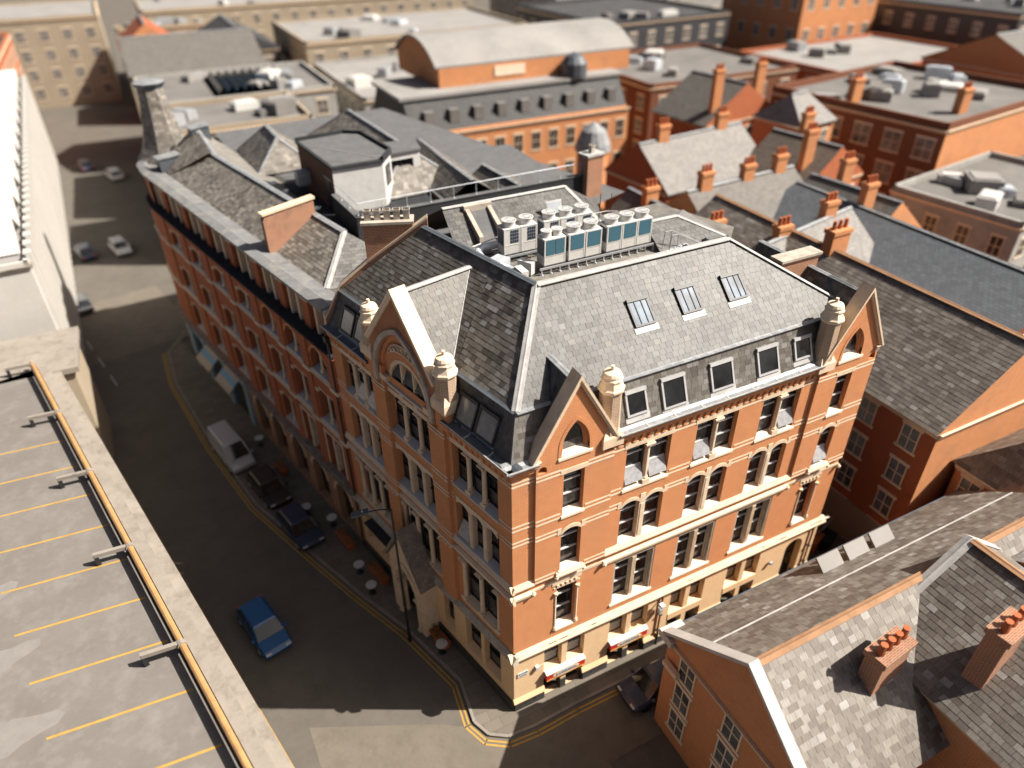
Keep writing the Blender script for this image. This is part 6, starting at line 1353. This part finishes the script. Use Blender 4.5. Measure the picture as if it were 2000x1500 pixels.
def block(label, x0, x1, y0, y1, z, wall_, roof='flat', rmat='flat_grey', rz=0.0, rise=3.0, win=(), parapet=0.5, name='city_building', over=0.3, slated=False, seed=0, side=None, ridge='x', gablemat=None, hip=0.0, cornice='stone'):
    """a neighbouring building: footprint x0..x1, y0..y1 turned by rz about its own corner x0,y0"""
    cx, cy = x0, y0
    t = thing(name, label, 'building', ((x0+x1)/2, (y0+y1)/2, 0))
    def W(x, y, z_=0.0): 
        dx, dy = x-cx, y-cy; return Vector((cx+dx*math.cos(rz)-dy*math.sin(rz), cy+dx*math.sin(rz)+dy*math.cos(rz), z_))
    cs = [(x0, y0), (x1, y0), (x1, y1), (x0, y1)]
    for k, nm in enumerate(('south', 'east', 'north', 'west')):
        a, b = W(*cs[k]), W(*cs[(k+1) % 4]); mt = (side or {}).get(nm, wall_)
        MB().poly([a, b, b+Vector((0, 0, z)), a+Vector((0, 0, z))]).build('wall', mt, t)
        for wspec in win:
            if wspec[0] == nm: wingrid(t, a, b, *wspec[1:])
        if cornice: 
            d = (b-a).normalized(); n = Vector((d.y, -d.x, 0)); MB().extr([a+Vector((0, 0, z-0.35)), a+n*0.12+Vector((0, 0, z-0.3)), a+n*0.22+Vector((0, 0, z-0.02)), a+Vector((0, 0, z-0.02))], b-a).build('cornice', cornice, t)
    if roof == 'flat':
        MB().poly([W(x, y, z-0.05) for x, y in cs]).build('flat_roof', rmat, t)
        for k in range(4):
            a, b = W(*cs[k], z), W(*cs[(k+1) % 4], z); d = (b-a).normalized(); n = Vector((-d.y, d.x, 0)); MB().extr([a-Vector((0, 0, 0.1)), b-Vector((0, 0, 0.1)), b+Vector((0, 0, parapet)), a+Vector((0, 0, parapet))], n*0.3).build('parapet', wall_, t)
    else:
        e = over
        if ridge == 'x': A, B = (x0-(0 if not hip else e)+hip, (y0+y1)/2), (x1+(0 if not hip else e)-hip, (y0+y1)/2); s1 = [(x0-e*0.3, y0-e), (x1+e*0.3, y0-e)]; s2 = [(x1+e*0.3, y1+e), (x0-e*0.3, y1+e)]; g1 = [s2[1], s1[0]]; g2 = [s1[1], s2[0]]
        else: A, B = ((x0+x1)/2, y0+hip), ((x0+x1)/2, y1-hip); s1 = [(x1+e, y0-e*0.3), (x1+e, y1+e*0.3)]; s2 = [(x0-e, y1+e*0.3), (x0-e, y0-e*0.3)]; g1 = [s2[1], s1[0]]; g2 = [s1[1], s2[0]]
        zr = z+rise; A3, B3 = W(*A, zr), W(*B, zr)
        P1 = [W(*s1[0], z), W(*s1[1], z), B3, A3]; P2 = [W(*s2[0], z), W(*s2[1], z), A3, B3]
        for q, P_ in enumerate((P1, P2)):
            if slated: slates(t, P_, rmat, 0.42, 0.28, seed=seed+q)
            else: MB().poly(P_).extr([P_[0], P_[1], P_[1]-Vector((0, 0, 0.15)), P_[0]-Vector((0, 0, 0.15))], Vector((0, 0, 0.001))).build('roof_slope', rmat, t)
        for (p, q), ap in ((g1, A3), (g2, B3)):
            if hip: 
                if slated: slates(t, [W(*p, z), W(*q, z), ap], rmat, 0.42, 0.28, seed=seed+7)
                else: MB().poly([W(*p, z), W(*q, z), ap]).build('roof_slope', rmat, t)
            else: MB().poly([W(*p, z), W(*q, z), ap]).build('gable', gablemat or wall_, t)
        strip(t, [A3, B3], 0.4, 'ridge_tile' if slated else 'lead', 'ridge_lead', th=0.06)
    return t, W
def chim(parent, x, y, z0, z1, w_=0.9, d_=0.7, pots=2, mat='brick_orange', rz=0.0):
    M = T(x, y, 0) @ RZ(rz); s_ = MB().box(-w_/2, w_/2, -d_/2, d_/2, z0, z1-0.3).box(-w_/2-.08, w_/2+.08, -d_/2-.08, d_/2+.08, z1-0.3, z1).build('chimney_stack', mat, parent, M)
    for k in range(pots): MB().lathe([(0.13, z1), (0.15, z1+0.1), (0.12, z1+0.55), (0.15, z1+0.6)], 8, (-w_/2+w_*(k+0.5)/pots, 0, 0)).build('chimney_pot', 'terracotta', s_, M)
def plant(parent, W, rng, z, n, seed):
    rn = random.Random(seed)
    for k in range(n):
        x, y = rn.uniform(rng[0], rng[1]), rn.uniform(rng[2], rng[3]); p = W(x, y, z); a, b, h = rn.uniform(0.5, 1.8), rn.uniform(0.5, 1.6), rn.uniform(0.4, 1.4)
        MB().box(-a, a, -b, b, 0, h).box(-a*0.8, a*0.8, -b*0.8, b*0.8, h, h+0.12).build('roof_plant', rn.choice(['flat_light', 'white_metal', 'steel', 'flat_grey', 'galvanised']), parent, T(*p) @ RZ(rn.uniform(0, 1)))

# --- foreground right: brick range along the lane, its roof towards us
t, W = block('brick range with slate roof along the lane in the near right corner', 6.3, 27.0, -12.8, -3.7, 7.0, 'brick_red', 'gable', 'slate_near', rise=3.7, slated=True, seed=100, win=(('west', 0.8, 7.0, 3, 3, 1.1, 1.5),), gablemat='brick_red', over=0.25)
MB().extr([(6.05, -8.25, 10.75), (6.05, -3.4, 6.95), (6.05, -3.4, 7.15), (6.05, -8.25, 10.98)], (0.5, 0, 0)).build('gable_coping', 'stone_lead', t); MB().extr([(6.05, -8.25, 10.75), (6.05, -13.1, 6.95), (6.05, -13.1, 7.15), (6.05, -8.25, 10.98)], (0.5, 0, 0)).build('gable_coping', 'stone_lead', t)
MB().box(6.0, 7.2, -4.2, -3.3, 6.75, 7.2).build('kneeler', 'stone_lead', t); MB().box(5.95, 6.2, -4.9, -3.9, 5.3, 5.6).build('stone_band', 'stone', t)
strip(t, [(6.6, -6.0, 8.86), (27.0, -6.0, 8.86)], 0.35, 'lead_white', 'lead_roll', lift=0.05)
MB().box(6.3, 27, -3.6, -3.35, 6.85, 7.0).build('gutter', 'lead_dark', t)
for x in (15.2, 17.0, 18.8): MB().box(-0.7, 0.7, 0, 0.9, 0, 0.12).build('rooflight', 'flat_light', t, T(x, -4.9, 7.95) @ RX(R(39)))
chim(t, 11.6, -10.2, 8.0, 11.0, 1.9, 0.8, 4, 'brick_sooty', 0.1)
t, W = block('taller slate-roofed range at the bottom right edge, ridge running away from the lane', 13.2, 23.0, -24.0, -8.6, 8.6, 'brick_red', 'gable', 'slate_near', rise=3.6, slated=True, seed=110, ridge='y', over=0.3)
chim(t, 15.0, -12.2, 9.0, 12.6, 1.6, 0.8, 3, 'brick_sooty', 0.1)
strip(t, [(12.9, -8.5, 8.7), (18.1, -8.5, 12.25)], 0.5, 'lead_white', 'lead_flashing'); strip(t, [(23.3, -8.5, 8.7), (18.1, -8.5, 12.25)], 0.5, 'lead_white', 'lead_flashing')
t, W = block('pale slate roof with dormer beyond the brick range at the right edge', 21.0, 34.0, -19.0, -7.4, 8.8, 'brick_red', 'gable', 'slate_pale_near', rise=3.8, slated=True, seed=120, over=0.3)
m = MB(); m.extr([(22.2, -10.4, 9.2), (24.4, -10.4, 9.2), (24.4, -10.4, 11.2), (23.3, -10.4, 12.0), (22.2, -10.4, 11.2)], (0, -1.8, 0)); m.build('dormer', 'lead_dark', t)
chim(t, 27.5, -12.8, 10.0, 14.2, 1.6, 0.8, 3, 'brick_sooty')

# --- right: brick warehouse across the back lane
t, W = block('brown brick warehouse with pale windows and a broad slate roof right of the lane end', 25.0, 36.5, -2.2, 24.0, 11.0, 'brick_warehouse', 'gable', 'slate_near', rise=4.2, slated=True, seed=130, ridge='y', win=(('west', 0.8, 11, 9, 4, 1.15, 1.5),), side={'south': 'brick_orange'}, gablemat='brick_orange', over=0.25)  # sun and shade painted by wall: orange brick south, darker brick west
MB().box(24.9, 25.0, -2.2, 24, 0, 3.0).build('ground_floor_render', 'render_cream', t)
chim(t, 31.0, 12.0, 14.0, 16.6, 1.6, 0.8, 3)
t, W = block('long blue-grey roofed shed behind the brown warehouse', 37.0, 47.0, 2.0, 26.0, 11.5, 'brick_dark', 'gable', 'roof_blue', rise=2.4, ridge='y')
t, W = block('low brick house with hipped slate roof at the right edge', 27.5, 41.0, -6.9, -2.6, 8.2, 'brick_red', 'gable', 'slate_near', rise=2.6, slated=True, seed=140, hip=2.0, win=(('west', 0.6, 8.2, 2, 3, 1.2, 1.4), ('south', 1.0, 8.2, 5, 2, 1.2, 1.5)), over=0.35)
MB().box(36, 38.5, -2.5, 0, 8, 9.6).build('roof_plant', 'white_metal', t)
# --- dark brown block and its pale neighbour, upper right
t, W = block('tall dark brown brick block with cluttered flat roof in the upper right', 62.5, 88.0, 26.8, 48.3, 15.5, 'brick_dark', 'flat', 'flat_grey', rz=R(8), win=(('west', 1.5, 15.0, 6, 4, 2.0, 2.0),), side={'south': 'brick_orange', 'west': 'brick_brown'}, parapet=0.7)  # south brick coloured orange for sunlight, west brick browner for shade
plant(t, W, (64, 85, 29, 46), 15.5, 14, 3); chim(t, 64, 40, 15, 18, 1.4, 0.9, 3); chim(t, 70, 31, 15, 18, 1.4, 0.9, 3)
t, W = block('pale grey rendered block with small dark windows at the right edge', 55.5, 74.0, 13.0, 25.0, 11.5, 'render_grey', 'flat', 'flat_grey', rz=R(8), win=(('west', 1.2, 11, 4, 3, 1.2, 1.7, 'stone_pale', 'glass_dark'), ('south', 1.2, 11, 6, 3, 1.2, 1.7, 'stone_pale', 'glass_dark')))
plant(t, W, (58, 72, 15, 23), 11.5, 6, 4)
# --- gabled cluster in the middle right
def cluster(label, x, y, w_, l, z, rise, wall_, rmat, ridge='x', rz=0.0, ch=(), **k):
    t, W = block(label, x, x+w_, y, y+l, z, wall_, 'gable', rmat, rz=rz, rise=rise, ridge=ridge, **k)
    for cx, cy, h in ch: p = W(x+cx, y+cy); chim(t, p.x, p.y, z, z+rise+h, 1.2, 0.7, 3)
    return t
cluster('pale slate gabled house just behind the corner warehouse roof', 29.0, 10.5, 11, 9.5, 10.5, 4.4, 'brick_orange', 'roof_pale', 'x', R(12), ((2, 5, 0.8), (8, 5, 1.2)), win=(('west', 1, 10.5, 3, 3, 1.1, 1.5),))
cluster('orange brick gabled house beside the pale slate gable', 41.0, 17.0, 8, 9, 11, 3.2, 'brick_orange', 'roof_grey', 'y', R(6), ((2, 2, 1.5), (6, 7, 1.5)), win=(('south', 1, 11, 3, 3, 1.1, 1.5),))
cluster('grey slate roofed row behind the terrace, nearest of three', 22.5, 15.5, 7.0, 14, 11.5, 3.4, 'brick_red', 'roof_grey', 'y', 0.0, ((3.5, 3, 1.0), (3.5, 11, 1.0)))
cluster('grey slate roofed row with orange stacks, middle of three', 30.5, 22.5, 13, 9, 11.0, 3.6, 'brick_red', 'roof_grey', 'x', R(4), ((2, 4.5, 1.4), (7, 4.5, 1.2), (11, 4.5, 1.4)))
cluster('grey slate roofed row with white lit slope, furthest of three', 33.0, 33.0, 14, 9, 12, 3.6, 'brick_warehouse', 'roof_pale', 'x', R(6), ((3, 4.5, 1.4), (11, 4.5, 1.4)))
cluster('narrow orange brick tower house with white hipped roof', 52.0, 36.0, 6, 6, 15, 2.6, 'brick_orange', 'roof_pale', 'x', R(8), (), hip=2.0, win=(('south', 1, 15, 2, 4, 1.1, 1.7),))
cluster('brown brick gabled house beside the orange tower house', 45.0, 27.5, 9, 8, 12, 3.4, 'brick_warehouse', 'roof_brown', 'y', R(8), ((2, 2, 1.6), (7, 6, 1.6)), win=(('south', 1, 12, 3, 3, 1.1, 1.6),))
cluster('red brick gabled hall with twin orange chimneys', 49.0, 47.0, 12, 9, 13, 4, 'brick_warehouse', 'roof_grey', 'y', R(6), ((2, 1, 1.8), (9, 1, 1.8)), win=(('south', 1, 13, 4, 3, 1.2, 1.8),))
# --- red brick hall with curved white roof
t, W = block('long orange brick hall with arched windows and grey mansard in the upper centre', 16.5, 45.0, 57.0, 72.0, 13.5, 'brick_orange', 'flat', 'flat_grey', win=(('south', 1.0, 13.2, 12, 3, 1.25, 2.0, 'stone', 'glass_dark'),), parapet=0.2)
m = MB(); m.extr([(16.7, 57.4, 13.5), (16.7, 59.8, 16.8), (16.7, 69, 16.8), (16.7, 71.6, 13.5)], (28.2, 0, 0)); m.build('mansard', 'roof_dark', t)
MB().box(16.2, 45.4, 59.4, 69.6, 16.8, 17.15).build('mansard_roof', 'flat_light', t)
for k in range(9): MB().box(18.5+k*3.0, 19.6+k*3.0, 57.9, 58.9, 14.3, 15.7).build('dormer_window', 'flat_grey', t)
m = MB(); ar = seg_arch(62.0, 76.0, 19.2, 21.6, 10); m.extr([(22.0, y, z) for y, z in [(62, 17.0)]+ar+[(76, 17.0)]], (26, 0, 0)); vo = m.build('vaulted_storey', 'brick_orange', t)
m = MB(); 
for (a, b), (c, d) in zip(ar, ar[1:]): m.extr([(21.6, a, b+0.02), (21.6, c, d+0.02), (21.6, c, d+0.25), (21.6, a, b+0.25)], (27, 0, 0))
m.build('vaulted_roof', 'flat_light', t); MB().box(29, 33, 61.9, 62.0, 17.8, 18.9).build('window', 'stone_pale', t)
MB().lathe([(1.6, 17.1), (1.6, 18.6), (1.0, 19.4), (0.1, 19.8)], 12, (39, 60.6, 0)).build('roof_cupola', 'lead_dark', t)
tc2 = thing('round_turret', 'round grey lead-capped turret at the right end of the orange hall', 'turret', (33.5, 47.0, 0))
MB().lathe([(1.7, 0), (1.7, 12.5)], 14, (33.5, 47, 0)).build('shaft', 'brick_orange', tc2); MB().lathe([(2.0, 12.5), (1.9, 13.2), (1.3, 14.6), (0.15, 15.4)], 14, (33.5, 47, 0)).build('dome', 'lead', tc2)
# --- rows behind the long warehouse and up the street
rng = random.Random(77)
rows = [('low grey flat roofed block right behind the slate turret', -9.0, 8, 66.5, 80, 14.5, 'render_cream', 'flat', 'flat_grey'), ('cream block with flat grey roof behind the stair house', 10.5, 16, 52, 64, 12.5, 'render_cream', 'flat', 'flat_light'),
 ('block with ribbed glass roof behind the turret', -9.0, 15, 83, 102, 14.0, 'render_grey', 'flat', 'flat_grey'), ('slate roofed cream terrace further up the street', -9.5, 10, 105, 122, 14, 'render_cream', 'gable', 'roof_grey'),
 ('red gabled corner house further up the street', -9.5, 0, 136, 150, 13, 'brick_orange', 'gable', 'roof_red'), ('dark domed hall behind the glass roof', 2, 16, 124, 142, 13, 'cladding_dark', 'gable', 'roof_dark'),
 ('broad pale roofed block left of the curved hall', 18, 44, 80, 108, 12.5, 'render_grey', 'flat', 'flat_light'), ('cream office block far behind the curved hall', 18, 60, 112, 140, 15, 'render_cream', 'flat', 'flat_light'),
 ('brown brick block behind the curved hall on the right', 52, 78, 62, 84, 14, 'brick_dark', 'flat', 'flat_grey'), ('dark glass office far in the upper centre', 64, 92, 92, 122, 17, 'cladding_dark', 'flat', 'flat_dark'),
 ('white roofed hall far in the upper right', 84, 118, 58, 80, 13, 'brick_warehouse', 'flat', 'flat_light'), ('tall orange brick mill at the upper right', 100, 120, 84, 104, 22, 'brick_orange', 'flat', 'flat_grey'),
 ('dark brown office in the far upper right corner', 124, 165, 60, 95, 18, 'cladding_dark', 'flat', 'flat_dark'), ('orange gabled mill behind the brown block', 92, 110, 34, 52, 16, 'brick_orange', 'gable', 'roof_grey'),
 ('grey sheds beyond the pale rendered block', 76, 100, 8, 28, 10, 'brick_red', 'gable', 'roof_grey'), ('distant cream slab across the top of the view', -4, 70, 160, 185, 16, 'render_cream', 'flat', 'flat_light'),
 ('distant grey slab at the top centre', 76, 140, 130, 160, 18, 'render_grey', 'flat', 'flat_light'), ('distant brown slab at the top right', 146, 220, 100, 140, 20, 'brick_dark', 'flat', 'flat_grey'),
 ('far pale roofs beyond the brick mill', 118, 150, 30, 56, 12, 'brick_orange', 'gable', 'roof_pale'), ('distant cream block at the top left', -9.5, 14, 153, 158, 14, 'render_cream', 'flat', 'flat_light')]
for k, (lab, x0, x1, y0, y1, z, wl_, rf, rm) in enumerate(rows):
    t, W = block(lab, x0, x1, y0, y1, z, wl_, rf, rm, rise=4.0, win=(('south', 1, z-0.6, max(3, int((x1-x0)/4)), 4, 1.5, 1.8), ('west', 1, z-0.6, max(3, int((y1-y0)/4)), 4, 1.5, 1.8)), ridge='y' if (y1-y0) > (x1-x0) else 'x', rz=R(3) if x0 > 60 else 0.0)
    if rf == 'flat': plant(t, W, (x0+2, x1-2, y0+2, y1-2), z, 7 if x0 < 60 else 4, 200+k)
    if 'glass roof' in lab:
        for q in range(9): MB().extr([(0.5+q*1.1, 86, 14.2), (1.0+q*1.1, 86, 15.0), (1.5+q*1.1, 86, 14.2)], (0, 12, 0)).build('glass_ridge', 'skylight', t)
        MB().box(0, 11, 85.2, 99, 14.0, 14.2).build('glass_roof_kerb', 'flat_light', t)
# --- left side of the street
t, W = block('tall white building with ribbed cladding at the left edge of the view', -60, -19.5, 37.5, 112, 13.5, 'cladding_white', 'flat', 'flat_light', parapet=0.3, rz=R(3.0), cornice='concrete_pale')
for k in range(38): 
    p = W(-19.5, 38.5+k*1.95); MB().box(-0.05, 0.35, -0.35, 0.35, 1.5, 14.2).build('cladding_fin', 'cladding_white', t, T(p.x, p.y, 0) @ RZ(R(3)))
m = MB(); 
for k in range(12): m = MB(); q = [W(-58, 40+k*6, 13.6), W(-20, 40+k*6, 13.6), W(-20, 43+k*6, 15.4), W(-58, 43+k*6, 15.4)]; q2 = [W(-20, 43+k*6, 15.4), W(-20, 45.9+k*6, 13.6), W(-58, 45.9+k*6, 13.6), W(-58, 43+k*6, 15.4)]; m.poly(q); m.poly(q2); m.build('roof_fold', 'cladding_white', t)
MB().box(-23, -18.2, 31.5, 37.3, 0, 8.6).build('stair_block', 'render_cream', t); MB().box(-23.4, -17.8, 31.2, 37.5, 8.6, 9.0).build('stair_roof', 'concrete_pale', t)
t, W = block('dark brick block with orange shop end on the left of the far street', -60, -27, 116, 150, 15, 'brick_warehouse', 'flat', 'flat_dark', win=(('east', 1, 14, 8, 4, 1.6, 1.9), ('south', 1, 14, 8, 4, 1.6, 1.9)))
t, W = block('cream block closing the far end of the street', -45, -12, 160, 190, 16, 'render_cream', 'flat', 'flat_light', win=(('south', 1, 15, 8, 4, 1.6, 1.9),))
